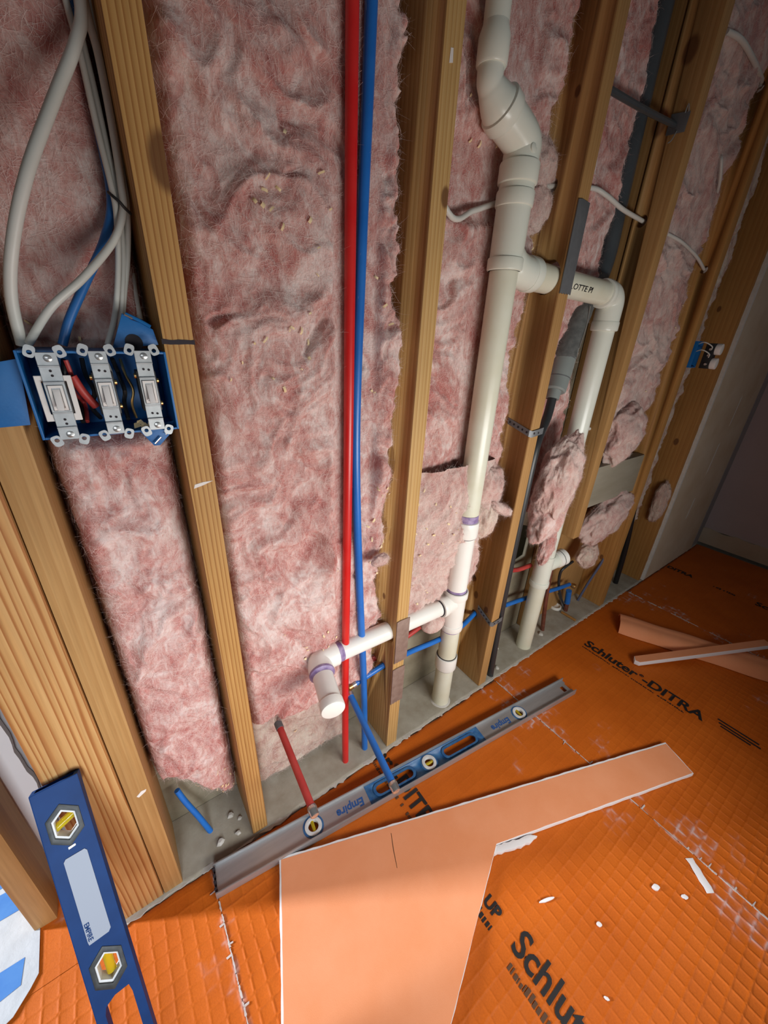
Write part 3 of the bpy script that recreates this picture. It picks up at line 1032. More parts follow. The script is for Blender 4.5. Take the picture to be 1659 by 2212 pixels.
batt('dusky pink insulation remnant low on the plate below the large batt', 0.1170, 0.4860, 0.012, 0.36, 0.090, 0.011, 37, 0.0035, MI3, 4000, 4, (0.002, 0.016, 0.004, 0.0), 0.0, shape=lambda X, Z: 0.50 - X + 0.0 * Z - 0.09)
batt('pink insulation batt behind the first white stack, upper piece', 0.5300, 0.8950, 0.80, 2.0, 0.070, 0.014, 41, 0.0035, None, 11000, 20, (0.002, 0.013, 0.014, 0.0), 0.006, carve=((0.52, 0.91, 1.37, 1.47, 0.086, 0.03), (0.695, 0.785, 0.8, 2.0, 0.074, 0.02)))
batt('pink insulation piece behind the first white stack, slumped lower piece', 0.5270, 0.8600, 0.415, 0.86, 0.050, 0.017, 53, 0.0035, MI2, 5000, 40, (0.002, 0.02, 0.03, 0.0), 0.02, shape=lambda X, Z: (Z - 0.44) * 0.8 + (0.80 - X) * 0.55)
batt('pink insulation batt behind the dark grey pipe', 0.9360, 1.2150, 0.60, 2.05, 0.088, 0.012, 61, 0.0040, None, 7000, 6, (0.002, 0.008, 0.02, 0.0), 0.008)
batt('dull pink insulation batt between the cut off stud and the outlet box stud', 1.3340, 1.7440, 0.80, 2.1, 0.050, 0.017, 71, 0.0045, MI2, 7000, 4, (0.002, 0.01, 0.04, 0.0), 0.012, shape=lambda X, Z: Z - 0.80 - (X - 1.34) * 0.32)
batt('grey pink insulation strip beside the torn gypsum edge', 1.7840, 2.1120, 0.30, 2.2, 0.085, 0.010, 83, 0.006, MI3, 2500, 0, (0.002, 0.01, 0.04, 0.0), 0.0)
clump('large pale insulation tuft hanging over the second white stack', (1.0820, -0.0050, 0.7784), (0.075, 0.05, 0.125), 5, MI2, 6, 0.40, 5000, 12, -0.18)
clump('pink end of the hanging tuft against the second white stack', (1.0815, 0.0050, 0.6421), (0.060, 0.045, 0.085), 9, MI, 5, 0.40, 2500, 0, -0.25)
clump('thin pink insulation flap draped on the capped tee', (1.1224, 0.0000, 0.5127), (0.028, 0.022, 0.062), 13, MI, 5, 0.35, 900, 0, -0.2)
clump('round pink insulation tuft right of the first white stack', (0.8217, 0.0500, 0.7711), (0.050, 0.04, 0.070), 17, MI2, 5, 0.34, 1500)
clump('ragged tan insulation tuft below the round tuft', (0.8216, 0.0450, 0.6876), (0.045, 0.035, 0.060), 19, MI3, 5, 0.45, 1500)
clump('finger of pink insulation poking out beside the stud with the hangers', (0.8551, 0.0120, 0.7150), (0.052, 0.012, 0.014), 21, MI2, 4, 0.3, 400, 0, -0.5)
clump('pink insulation lump hanging above the grey blocking board', (1.5054, 0.0300, 0.8543), (0.11, 0.05, 0.10), 25, MI2, 5, 0.42, 2500)
clump('pink insulation heap below the grey blocking board', (1.5967, 0.0350, 0.5065), (0.15, 0.05, 0.085), 29, MI2, 5, 0.42, 2500, 0, 0.35)
clump('small dusty insulation tuft right of the white cleanout cap', (1.5179, 0.0300, 0.3451), (0.055, 0.035, 0.052), 33, MI3, 5, 0.35, 800)
clump('smooth pink foam lump under the lower drain arm', (0.6681, 0.0450, 0.3707), (0.040, 0.028, 0.030), 35, MI2, 4, 0.12, 0, 0, 0.0)
clump('little pink insulation wisp on the stud right of the risers', (0.4398, 0.0120, 0.6817), (0.022, 0.010, 0.014), 45, MI2, 4, 0.4, 300)
clump('pink insulation bunch beside the upper white tee', (0.8729, 0.0880, 1.4153), (0.045, 0.03, 0.045), 47, MI2, 5, 0.4, 1200)
clump('pink insulation bunch above the small white cable', (0.8689, 0.0900, 1.4830), (0.05, 0.03, 0.055), 49, MI2, 5, 0.4, 1200)
clump('torn pink insulation hanging in the last bay beside the black rod', (2.1307, 0.0300, 0.4567), (0.035, 0.03, 0.10), 51, MI3, 5, 0.4, 800)

# ---------------------------------------------------------------- water tubes
t = thing('riser_tube', 'tall red riser tube in front of the large batt', 'pipe', (0.36, 0.034, 0.0))
MB().tube([(0.362, 0.034, 0.0), (0.361, 0.034, 0.30), (0.362, 0.032, 0.60), (0.366, 0.032, 1.0), (0.370, 0.034, 1.6), (0.374, 0.036, 2.3)], 0.0092, 16, 8).build('tube', MRED, t)
t = thing('riser_tube', 'tall blue riser tube right of the red one', 'pipe', (0.43, 0.035, 0.0))
MB().tube([(0.430, 0.035, 0.0), (0.419, 0.036, 0.30), (0.398, 0.034, 0.62), (0.384, 0.035, 0.95), (0.390, 0.036, 1.25), (0.402, 0.037, 1.6), (0.420, 0.04, 2.3)], 0.0090, 16, 8).build('tube', MBLU, t)


def crimp(p, d, parent, r=0.0095):
    d = Vector(d).normalized()
    MB().lathe(Vector(p), d, [(0, r * 0.96), (0.004, r * 1.06), (0.010, r * 1.06), (0.012, r * 0.98), (0.018, r * 0.98), (0.020, r * 0.9), (0.022, r * 0.5)], 18).build('crimped_cap', MSTEEL, parent)


t = thing('supply_stub', 'red water stub tube with crimped cap poking out over the plate', 'pipe', (0.187, 0.05, 0.0))
A, B = Vector((0.187, 0.060, 0.262)), Vector((0.180, -0.138, 0.238))
MB().tube([A, A.lerp(B, 0.5), B], 0.0082, 14, 6).build('tube', MREDD, t)
crimp(B, B - A, t)
MB().tube([A + (A - B).normalized() * 0.0, A + Vector((0.006, 0.014, 0.004)), A + Vector((0.03, 0.018, 0.004))], 0.0088, 12, 4).build('elbow', MSTEEL, t)
MB().lathe(A, (A - B), [(-0.012, 0.0097), (0.006, 0.0097)], 16).build('crimp_ring', MGREY, t)

t = thing('supply_stub', 'blue water stub tube with elbow and crimped cap above the long level', 'pipe', (0.376, 0.05, 0.0))
E0 = Vector((0.3763, 0.05, 0.2746))
B = Vector((0.347, -0.198, 0.247))
S = Vector((0.492, 0.046, 0.298))
MB().tube([E0.lerp(B, 0.07), E0.lerp(B, 0.5) + Vector((0.001, 0, -0.003)), B], 0.0082, 14, 6).build('tube', MBLU, t)
crimp(B, B - E0, t)
MB().tube([E0.lerp(S, 0.12), S, S + Vector((0.06, 0, 0.0)), (0.6087, 0.0500, 0.2899), (0.7038, 0.0500, 0.2799), (0.80, 0.055, 0.275), (0.905, 0.075, 0.285)], 0.0082, 14, 6).build('branch_tube', MBLU, t)
MB().tube([E0.lerp(B, 0.09), E0.lerp(B, 0.02), E0, E0.lerp(S, 0.04), E0.lerp(S, 0.14)], 0.0085, 14, 3).build('brass_elbow', MBRASS, t)
MB().lathe(E0.lerp(B, 0.06), B - E0, [(0, 0.0098), (0.010, 0.0098)], 16).build('crimp_ring', MSTEEL, t)
MB().lathe(E0.lerp(S, 0.14), S - E0, [(0, 0.0098), (0.010, 0.0098)], 16).build('crimp_ring', MSTEEL, t)
d = (S - E0).normalized()
up = Vector((0, -0.55, 0.83))
p0 = E0.lerp(S, 0.40) + up * 0.0081
p1 = E0.lerp(S, 0.97) + up * 0.0081
sd = d.cross(up).normalized() * 0.0022
link('white_print_stripe', [p0 - sd, p0 + sd, p1 + sd, p1 - sd], [(0, 1, 2, 3)], MCHALK, t)

t = thing('branch_tube', 'dull red branch tube passing through the stud low behind the risers', 'pipe', (0.3, 0.09, 0.25))
MB().tube([(0.205, 0.084, 0.262), (0.28, 0.086, 0.270), (0.385, 0.09, 0.280), (0.485, 0.09, 0.286), (0.62, 0.09, 0.314), (0.70, 0.10, 0.325), (0.80, 0.11, 0.34)], 0.0080, 12, 6).build('tube', MREDD, t)
o = MB().tube([(0.93, 0.098, 0.47), (1.0899, 0.0900, 0.3854), (1.2054, 0.0880, 0.3698)], 0.0085, 12, 4).build('tube_end', MREDD)
tag(o, 'short red tube end poking out behind the second white stack', 'pipe')
t = thing('supply_stub', 'short blue tube entering the plate at the left behind the marker line stud', 'pipe', (-0.007, 0.064, 0.0))
MB().tube([(-0.004, 0.066, -0.003), (-0.022, 0.086, 0.055), (-0.040, 0.102, 0.110), (-0.050, 0.112, 0.15)], 0.0064, 12, 5).build('tube', MBLU, t)

# ---------------------------------------------------------------- white drain, vent and trap arm: one glued assembly
D = thing('drain_assembly', 'white plastic drain and vent pipework with two stacks, tees and elbows', 'pipe', (0.735, 0.035, 0.0))
R2, RH = 0.0295, 0.0365


def hub(name, c, ax, l, r0=RH, parent=None, m=MPVC, r_in=None):
    return MB().lathe(c, ax, [(0, r0 - 0.004), (0.0015, r0 - 0.0008), (0.004, r0), (l - 0.004, r0), (l - 0.0015, r0 - 0.0008), (l, r0 - 0.004)], 36).build(name, m, parent or D)


SX, SY = 0.741, 0.036
cS = lambda z, x=None: Vector(((SX if x is None else x), SY, z))
# top vent pipe, offset elbows
vt = [Vector((0.6270, 0.0360, 1.6245)), Vector((0.6350, 0.0360, 1.5511))]
vt0 = vt[0] + (vt[0] - vt[1]) * 5
TOPX = vt[1].x
MB().tube([vt[1] + Vector((0, 0, 0.01)), (TOPX - 0.002, 0.036, 2.3)], 0.0205, 32).build('vent_pipe', MPVC, D)
MB().lathe((TOPX, 0.036, vt[1].z), (0, 0, 1), [(0.0, 0.0235), (0.003, 0.0255), (0.034, 0.0255), (0.046, 0.0215), (0.05, 0.0205)], 32).build('reducing_hub', MPVC, D)
zv = vt[1].z
q0, q1 = Vector((TOPX - 0.004, 0.036, zv - 0.022)), Vector((SX, 0.036, Vector((0.6991, 0.0360, 1.4779)).z))
dm = (q1 - q0).normalized()
qk = q0 + dm * 0.046
el = [Vector((TOPX, 0.036, zv + 0.006)), Vector((TOPX, 0.036, zv - 0.014)), q0 + dm * 0.012 + Vector((0, 0, 0.004)), q0 + dm * 0.030, qk]
e2 = catmull(el, 8)
MB().tube(e2, [0.0215 + 0.0125 * float(sstep(0.35, 0.95, i / (len(e2) - 1))) for i in range(len(e2))], 36).build('offset_elbow', MPVC, D)
qm = q0 + dm * 0.040
el = [qm, qm + dm * 0.018, q1 + Vector((-0.004, 0, 0.004)), q1 + Vector((0, 0, -0.022)), Vector((SX, 0.036, q1.z - 0.075))]
MB().tube(el, 0.0335, 36, 8).build('offset_elbow', MPVC, D)
MB().lathe(qm - dm * 0.004, dm, [(0, 0.0330), (0.002, 0.0362), (0.006, 0.0368), (0.022, 0.0368), (0.026, 0.0335)], 36).build('elbow_hub', MPVC, D)
MB().lathe(Vector((SX - 0.006, 0.0055, q1.z - 0.012)), (0, -1, 0.1), [(0, 0.008), (0.002, 0.008), (0.003, 0.006)], 20).build('mould_mark', MPVC, D)
zb = Vector((0.7114, 0.0360, 1.4188)).z
hub('elbow_hub', cS(zb), (0, 0, 1), 0.034, 0.0375)
# upper tee with trap-arm branch
zt1, zt0 = Vector((0.7073, 0.0360, 1.4090)).z, Vector((0.7168, 0.0360, 1.2765)).z
VT = MB().tube([cS(zt0), cS(zt1 + 0.02)], 0.0335, 36).build('vent_tee', MPVC, D)
hub('tee_hub', cS(zt1 - 0.026), (0, 0, 1), 0.027, 0.0365, VT)
hub('tee_hub', cS(zt0), (0, 0, 1), 0.024, 0.0365, VT)
ARM = 1.280
A2 = Vector((1.206, 0.042, 1.272))
MB().tube([(SX + 0.005, SY, ARM + 0.028), (SX + 0.03, SY, ARM + 0.010), (SX + 0.055, SY, ARM + 0.003), (SX + 0.09, 0.038, ARM)], [0.031, 0.032, 0.0325, 0.034], 32, 6).build('tee_branch', MPVC, VT)
hub('tee_hub', (SX + 0.075, 0.038, ARM + 0.001), (1, 0, 0), 0.026, 0.0352, VT)
MB().tube([(SX + 0.09, 0.038, ARM), (1.185, 0.042, 1.272)], R2, 32).build('trap_arm', MPVCY, D)
# elbow of the second stack
MB().tube([A2 + Vector((-0.035, 0, 0)), A2 + Vector((-0.018, 0, -0.001)), A2 + Vector((-0.004, 0, -0.008)), A2 + Vector((0.004, 0, -0.022)), A2 + Vector((0.005, 0, -0.045)), A2 + Vector((0.005, 0, -0.07))], 0.0340, 32, 5).build('elbow', MPVC, D)
EB2 = [o for o in D.children if o.name.startswith('elbow') and 'hub' not in o.name][-1]
hub('elbow_hub', A2 + Vector((-0.052, 0, 0.0)), (1, 0, 0), 0.020, 0.0358, EB2)
hub('elbow_hub', A2 + Vector((0.005, 0, -0.090)), (0, 0, 1), 0.026, 0.0358, EB2)
X2 = A2.x + 0.005
MB().tube([(X2, 0.042, A2.z - 0.07), (X2 + 0.002, 0.042, 0.40)], R2, 32).build('second_stack_pipe', MPVC, D)
ztc = Vector((1.2611, 0.0420, 0.3889)).z
MB().tube([(X2 + 0.002, 0.042, ztc - 0.07), (X2 + 0.002, 0.042, ztc + 0.05)], 0.0325, 32).build('cleanout_tee', MPVC, D)
CT = [o for o in D.children if o.name.startswith('cleanout_tee')][-1]
hub('tee_hub', (X2 + 0.002, 0.042, ztc - 0.085), (0, 0, 1), 0.024, 0.0355, CT)
MB().tube([(X2, 0.042, ztc + 0.003), (X2 + 0.078, 0.030, ztc + 0.016)], 0.0295, 28).build('tee_branch', MPVC, CT)
MB().lathe((X2 + 0.060, 0.033, ztc + 0.013), (0.078, -0.012, 0.013), [(0, 0.030), (0.002, 0.0325), (0.040, 0.0325), (0.044, 0.029), (0.045, 0.01)], 28).build('cleanout_cap', MPVCW, D)
MB().lathe((X2 + 0.078, 0.030, ztc + 0.016), (0.078, -0.012, 0.013), [(0, 0.0325), (0.0005, 0.0330), (0.002, 0.0330), (0.0025, 0.0325)], 28).build('pen_ring', MGAP, D)
MB().tube([(X2 + 0.002, 0.042, -0.004), (X2 + 0.002, 0.042, ztc - 0.06)], R2, 32).build('second_stack_pipe', MPVCY, D)
# first stack downwards
MB().tube([cS(0.72), cS(zt0 + 0.01)], R2, 36).build('stack_pipe', MPVCY, D)
zc1 = Vector((0.7310, 0.0360, 0.6521)).z
hub('coupling', cS(zc1), (0, 0, 1), 0.048, 0.0345, m=MPVCW)
MB().lathe(cS(zc1 + 0.047), (0, 0, 1), [(0, R2), (0.0005, R2 + 0.0006), (0.016, R2 + 0.0006), (0.020, R2)], 36).build('primer_ring', MPRIM, D)
ztl1, ztl0 = Vector((0.7447, 0.0360, 0.4699)).z, Vector((0.7353, 0.0360, 0.3260)).z
MB().tube([cS(ztl1 - 0.01), cS(zc1 + 0.01)], R2, 36).build('stack_pipe', MPVCW, D)
MB().lathe(cS(ztl1), (0, 0, 1), [(0, R2), (0.0004, R2 + 0.0006), (0.006, R2 + 0.0006), (0.008, R2)], 36).build('primer_ring', MPRIM, D)
ST = MB().tube([cS(ztl0), cS(ztl1)], 0.0325, 36).build('sanitary_tee', MPVCW, D)
hub('tee_hub', cS(ztl1 - 0.026), (0, 0, 1), 0.026, 0.0362, ST, MPVCW)
hub('tee_hub', cS(ztl0), (0, 0, 1), 0.022, 0.0350, ST, MPVCW)
MB().lathe(cS(ztl0 - 0.005), (0, 0, 1), [(0, R2), (0.0004, R2 + 0.0007), (0.005, R2 + 0.0007), (0.006, R2)], 36).build('primer_ring', MPRIM, D)
zc2 = Vector((0.7317, 0.0360, 0.1635)).z
MB().tube([cS(zc2 + 0.02), cS(ztl0 + 0.01)], R2, 36).build('stack_pipe', MPVCY, D)
hub('coupling', cS(zc2), (0, 0, 1), 0.050, 0.0348, m=MPVCW)
for hh in (-0.002, 0.0505):
    MB().lathe(cS(zc2 + hh), (0, 0, 1), [(0, R2), (0.0003, R2 + 0.0022), (0.0018, R2 + 0.0022), (0.002, R2)], 36).build('pen_ring', MGAP, D)
MB().lathe(cS(zc1 - 0.0015), (0, 0, 1), [(0, R2), (0.0003, R2 + 0.0022), (0.0018, R2 + 0.0022), (0.002, R2)], 36).build('pen_ring', MGAP, D)
MB().tube([cS(-0.004), cS(zc2 + 0.01)], 0.0290, 36).build('stack_pipe', MPVCY, D)
MB().lathe(cS(0.002), (0, 0, 1), [(0, 0.037), (0.003, 0.034), (0.006, 0.0292)], 24).build('mortar_collar', MTHIN, D)
# sink drain arm to the left with elbow and capped stub
zA = 0.428
R1 = 0.0238
MB().tube([(SX - 0.01, SY, zA + 0.002), (SX - 0.06, 0.0355, zA)], 0.0285, 30).build('tee_branch', MPVCW, ST)
hub('tee_hub', (SX - 0.064, 0.0355, zA), (1, 0, 0), 0.020, 0.0305, ST, MPVCW)
MB().lathe((SX - 0.068, 0.0355, zA), (1, 0, 0), [(0, R1), (0.0004, R1 + 0.002), (0.004, R1 + 0.002), (0.005, R1)], 30).build('pen_ring', MGAP, D)
EL = Vector((0.287, 0.033, 0.441))
TIP = Vector((0.258, -0.096, 0.430))
H0 = Vector((0.335, 0.0345, 0.4385))
MB().tube([H0, (SX - 0.05, 0.0355, zA)], R1, 30).build('drain_arm', MPVCW, D)
ax = (Vector((SX - 0.05, 0.0355, zA)) - H0).normalized()
MB().lathe(H0 + ax * 0.001, ax, [(0, R1), (0.0004, R1 + 0.0007), (0.012, R1 + 0.0007), (0.013, R1)], 30).build('primer_ring', MPRIM, D)
sd = (TIP - EL).normalized()
MB().tube([H0, H0 - ax * 0.016, EL + Vector((0.004, -0.004, 0)), EL + sd * 0.020, EL + sd * 0.036], 0.0288, 30, 6).build('elbow', MPVCW, D)
MB().tube([EL + sd * 0.030, TIP - sd * 0.012], R1, 30).build('capped_stub', MPVCW, D)
MB().lathe(EL + sd * 0.034, sd, [(0, 0.0288), (0.0005, 0.0294), (0.006, 0.0294), (0.010, R1 + 0.0008), (0.013, R1)], 30).build('primer_ring', MPRIM, D)
MB().lathe(TIP - sd * 0.022, sd, [(0, R1), (0.001, 0.0262), (0.018, 0.0266), (0.021, 0.0255), (0.022, 0.023)], 36).build('end_cap', MPVCW, D)


def wrap_text(s, size, p0, axis, r, ang, m, name='printed_lettering', bold=0.0003, xs=1.0, up=Vector((0, 0, 1))):
    """lettering wrapped round a level pipe; ang turns from the top towards the room"""
    axv = Vector(axis).normalized()
    out = axv.cross(up).normalized()

    def fn(u, v, h):
        a = ang - v / r
        return Vector(p0) + axv * u + (up * math.cos(a) + out * math.sin(a)) * (r + 0.0004 + h)
    return text(name, s, size, fn, m, D, bold, xs)


wrap_text('RLOTTE PI', 0.0170, (0.938, 0.0395, 1.2785), (1, 0, -0.018), R2, 2.05, MINK, xs=1.45, bold=0.0001)
wrap_text('ASTM', 0.016, (0.440, 0.035, 0.4335), (1, 0, -0.03), R1, 1.25, MGREY, xs=0.8, bold=0.0)

# ---------------------------------------------------------------- grey vent hose and black tubing
G = thing('grey_hose', 'dark grey pipe with foam wrap, rubber coupling and black tubing down the stud', 'pipe', (1.2, 0.08, 0.0))
MB().tube([(1.212, 0.095, 2.2), (1.209, 0.097, 1.85), (1.214, 0.098, 1.70), (1.224, 0.098, 1.50), (1.230, 0.097, 1.38), (1.215, 0.096, 1.31)], 0.0245, 24, 6).build('dark_pipe', MVENT, G)
MB().tube([(1.215, 0.096, 1.315), (1.19, 0.093, 1.29), (1.145, 0.088, 1.225), (1.110, 0.080, 1.160), (1.092, 0.072, 1.105)], [0.025, 0.031, 0.033, 0.032, 0.029], 24, 6).build('foam_wrap', MWRAP, G)
MB().tube([(1.104, 0.076, 1.135), (1.078, 0.066, 1.055), (1.062, 0.060, 1.020)], [0.031, 0.030, 0.026], 24, 6).build('coupling', MCOUP, G)
for q, rr_ in (((1.094, 0.0725, 1.105), 0.0315), ((1.078, 0.066, 1.055), 0.0310)):
    MB().lathe(q, (0.35, 0.14, 1.0), [(0, rr_ - 0.003), (0.0006, rr_), (0.0026, rr_), (0.003, rr_ - 0.003)], 28).build('clamp_band', MGREY, G)
MB().tube([(1.135, 0.055, 1.24), (1.130, 0.050, 1.19), (1.112, 0.045, 1.135)], 0.0015, 8, 6).build('tie_wire', MSTEEL, G)
MB().tube([(1.066, 0.0615, 1.040), (1.052, 0.056, 1.00)], 0.0185, 20).build('barb', MCOUP, G)
MB().tube([(1.052, 0.056, 1.015), (1.030, 0.045, 0.955), (0.985, 0.028, 0.91), (0.958, 0.016, 0.86), (0.950, 0.012, 0.70), (0.952, 0.012, 0.40), (0.962, 0.013, 0.18), (0.975, 0.014, 0.004)], 0.0125, 18, 8).build('black_tube', MTUBE, G)


def strap(label, z, ylen, droop):
    mb = MB()
    n = 9
    P = [(0.8945, 0.002 + ylen * (1 - i / 5.0), z + droop * (1 - i / 5.0)) for i in range(6)]
    P += [(0.900, -0.0022, z - 0.002), (0.925, -0.0028, z + 0.001), (0.945, -0.0035, z + 0.004)]
    hw = 0.0085
    V = [(p[0], p[1], p[2] + s * hw) for p in P for s in (-1, 1)]
    off = [(-0.0012, 0, 0)] * 6 + [(0, -0.0012, 0)] * 3
    V2 = [(V[i][0] + off[i // 2][0], V[i][1] + off[i // 2][1], V[i][2]) for i in range(2 * n)]
    k = 2 * n
    F = []
    for i in range(n - 1):
        a, b, c, d_ = 2 * i, 2 * i + 1, 2 * i + 3, 2 * i + 2
        F += [(a, d_, c, b), (k + a, k + b, k + c, k + d_), (a, k + a, k + d_, d_), (b, c, k + c, k + b)]
    F += [(0, 1, k + 1, k), (2 * n - 2, k + 2 * n - 2, k + 2 * n - 1, 2 * n - 1)]
    mb.add(V + V2, F)
    r = thing('pipe_hanger', label, 'hanger', (0.9, 0, z))
    mb.build('strap', MGREY, r)
    hl = MB()
    for i in range(5):
        yy = ylen * (0.9 - 0.2 * i)
        hl.lathe((0.8930, yy + 0.002, z + droop * (0.9 - 0.2 * i)), (-1, 0, 0), [(0, 0.0030), (0.0006, 0.0030)], 10)
    for xx in (0.908, 0.926):
        hl.lathe((xx, -0.0036, z), (0, -1, 0), [(0, 0.0030), (0.0008, 0.0030)], 10)
    o = hl.build('punched_holes', MGAP, r)
    return r


strap('perforated steel hanger strap at mid height of the stud between the stacks', 0.928, 0.072, 0.020)
strap('perforated steel hanger strap near the foot of the stud between the stacks', 0.291, 0.060, 0.030)

# ---------------------------------------------------------------- nail plates, brackets


def nail_plate(label, x0, x1, z0, z1, m, notch=0.0, lean=0.0):
    n = 8
    poly = [(x0 + (x1 - x0) * i / n, z0 + (notch if i % 2 else 0)) for i in range(n + 1)] + [(x1, z1), (x0 + (x1 - x0) * 0.3, z1 + 0.002), (x0, z1)]
    r = MB().prism(poly, -0.0034, -0.0008, lambda u, v, h: (u + lean * v, h, v)).build('nail_plate', m, None, 0.0005)
    tag(r, label, 'metal plate')
    return r


nail_plate('long grey steel nail plate on the stud between the stacks', 0.895, 0.937, 1.248, 1.420, MGREY, 0.003)
p = nail_plate('rusty brown nail plate on the stud right of the risers, upper one', 0.491, 0.532, 0.345, 0.487, MRUST, 0.002)
p = nail_plate('rusty brown nail plate on the stud right of the risers, lower one', 0.488, 0.529, 0.190, 0.322, MRUST, 0.002)
r = thing('bar_hanger', 'dark metal bar with an end plate nailed high on the cut off stud', 'hanger', (1.29, 0.03, 1.64))
MB().tube([(0.937, 0.030, 1.615), (1.05, 0.033, 1.623), (1.15, 0.034, 1.630), (1.285, 0.037, 1.643)], 0.0065, 8, 4).build('bar', MVENT, r)
MB().prism([(0.012, 1.625), (0.054, 1.628), (0.052, 1.668), (0.010, 1.662)], 1.2895, 1.2925, lambda u, v, h: (h, u, v)).build('end_plate', MGREY, r, 0.0006)
MB().tube([(1.287, 0.020, 1.66), (1.284, 0.016, 1.675), (1.286, 0.012, 1.66)], 0.0014, 8, 4).build('bent_nail', MSTEEL, r)
MB().tube([(1.288, 0.028, 1.63), (1.282, 0.032, 1.612), (1.276, 0.036, 1.606)], 0.0012, 8, 4).build('bent_nail', MSTEEL, r)

# ---------------------------------------------------------------- cables


def cable(label, pts, r, m, cat='cable', flat=1.0, group=None, seg=12):
    mb = MB().tube(pts, r, seg, 8)
    o = mb.build('cable', m)
    return tag(o, label, cat, group)


cable('thick white cable looping down the far left to the switch box', [(0.074, 0.05, 1.62), (0.071, 0.048, 1.52), (0.0651, 0.0450, 1.4348), (0.0533, 0.0400, 1.4002), (0.0238, 0.0220, 1.3457), (-0.0129, 0.0000, 1.2762), (-0.0398, 0.0000, 1.2165), (-0.0556, 0.0100, 1.1671), (-0.0605, 0.0220, 1.1197)], 0.0056, MCAB)
cable('wide flat white cable running down against the marker line stud', [(0.07, 0.05, 1.62), (0.07, 0.05, 1.53), (0.0688, 0.0500, 1.4382), (0.0721, 0.0500, 1.3996), (0.0717, 0.0450, 1.3434), (0.0689, 0.0400, 1.2895), (0.0656, 0.0380, 1.2651), (0.0489, 0.0300, 1.2326), (0.0109, 0.0100, 1.1905), (-0.0251, 0.0050, 1.1583), (-0.0542, 0.0180, 1.1215)], 0.0040, MCAB)
cable('thin white cable at the left of the taped bundle', [(0.04, 0.06, 1.62), (0.048, 0.06, 1.53), (0.0536, 0.0600, 1.4371), (0.0564, 0.0580, 1.4011), (0.0573, 0.0520, 1.3418), (0.0591, 0.0440, 1.2884), (0.0580, 0.0420, 1.2579), (0.0488, 0.0450, 1.2064), (0.0345, 0.0400, 1.1553), (0.0192, 0.0350, 1.1209)], 0.0032, MCAB)
cable('thin white cable in the middle of the taped bundle', [(0.055, 0.065, 1.62), (0.06, 0.065, 1.53), (0.0634, 0.0650, 1.4425), (0.0613, 0.0650, 1.4222), (0.0629, 0.0600, 1.3718), (0.0636, 0.0520, 1.3158), (0.0633, 0.0480, 1.2685), (0.0568, 0.0520, 1.2175), (0.0442, 0.0500, 1.1664), (0.0331, 0.0450, 1.1234)], 0.0032, MCAB)
cable('thin white cable nearest the marker line stud in the bundle', [(0.077, 0.065, 1.62), (0.077, 0.065, 1.53), (0.0764, 0.0660, 1.4474), (0.0757, 0.0660, 1.4373), (0.0765, 0.0620, 1.3762), (0.0738, 0.0520, 1.3098), (0.0702, 0.0450, 1.2648), (0.0613, 0.0520, 1.2181), (0.0497, 0.0550, 1.1772), (0.0376, 0.0500, 1.1343)], 0.0032, MCAB)
cable('short white cable end along the stud above the box wing', [(0.0660, 0.0850, 1.2064), (0.0644, 0.0800, 1.1794), (0.0640, 0.0750, 1.1517)], 0.0040, MCAB)
cable('blue cable dropping into the top of the switch box', [(0.05, 0.07, 1.62), (0.055, 0.07, 1.53), (0.0585, 0.0700, 1.4429), (0.0590, 0.0680, 1.3985), (0.0595, 0.0620, 1.3373), (0.0573, 0.0550, 1.2774), (0.0407, 0.0450, 1.2333), (0.0125, 0.0350, 1.1877), (-0.0120, 0.0300, 1.1477), (-0.0251, 0.0300, 1.1201)], 0.0048, MCABB)
o = MB().tube([(0.0538, 0.0300, 1.2784), (0.0569, 0.0240, 1.2742), (0.0620, 0.0220, 1.2698), (0.0664, 0.0240, 1.2650), (0.0721, 0.0300, 1.2618)], 0.0016, 8, 6).build('twist_tie', MBLACK)
tag(o, 'black tie holding the white cables together', 'cable tie')
cable('white cable crossing behind the upper white tee to the next stud', [(0.515, 0.046, 1.412), (0.5968, 0.0560, 1.3497), (0.6627, 0.0700, 1.3715), (0.7080, 0.0780, 1.3880), (0.7667, 0.0780, 1.4090), (0.8178, 0.0750, 1.4287), (0.8641, 0.0720, 1.4463), (0.900, 0.071, 1.456), (0.93, 0.071, 1.458), (1.0426, 0.0680, 1.4798), (1.0899, 0.0550, 1.4722), (1.1684, 0.0500, 1.4580), (1.293, 0.058, 1.456), (1.31, 0.059, 1.455)], 0.0052, MCAB)
cable('white cable curving across the bay to the outlet box stud', [(1.33, 0.060, 1.455), (1.4434, 0.0450, 1.4447), (1.5176, 0.0320, 1.4332), (1.6408, 0.0300, 1.4131), (1.747, 0.037, 1.392)], 0.0045, MCAB)
cable('white cable high in the far right bay', [(1.4003, 0.0300, 1.8370), (1.4567, 0.0180, 1.8372), (1.5640, 0.0220, 1.8388), (1.742, 0.05, 1.858), (1.755, 0.053, 1.846)], 0.0058, MCAB)
cable('loop of white cable beside the outlet box stud', [(1.6436, 0.0600, 1.6721), (1.6190, 0.0400, 1.6504), (1.6553, 0.0400, 1.6098), (1.7037, 0.0550, 1.5883)], 0.0042, MCAB)
cable('short white cable end behind the second white stack', [(1.2800, 0.0500, 0.8962), (1.3241, 0.0450, 0.8885), (1.3755, 0.0420, 0.8779)], 0.0055, MCAB)
cable('thin grey blue cable slanting down to the plate in the far bay', [(1.7704, 0.0600, 0.4661), (1.7745, 0.0500, 0.3762), (1.7507, 0.0500, 0.2488), (1.7167, 0.0700, 0.1065), (1.6972, 0.0850, -0.0052)], 0.0055, mat('grey_blue_jacket', (0.09, 0.11, 0.20), 0.5))
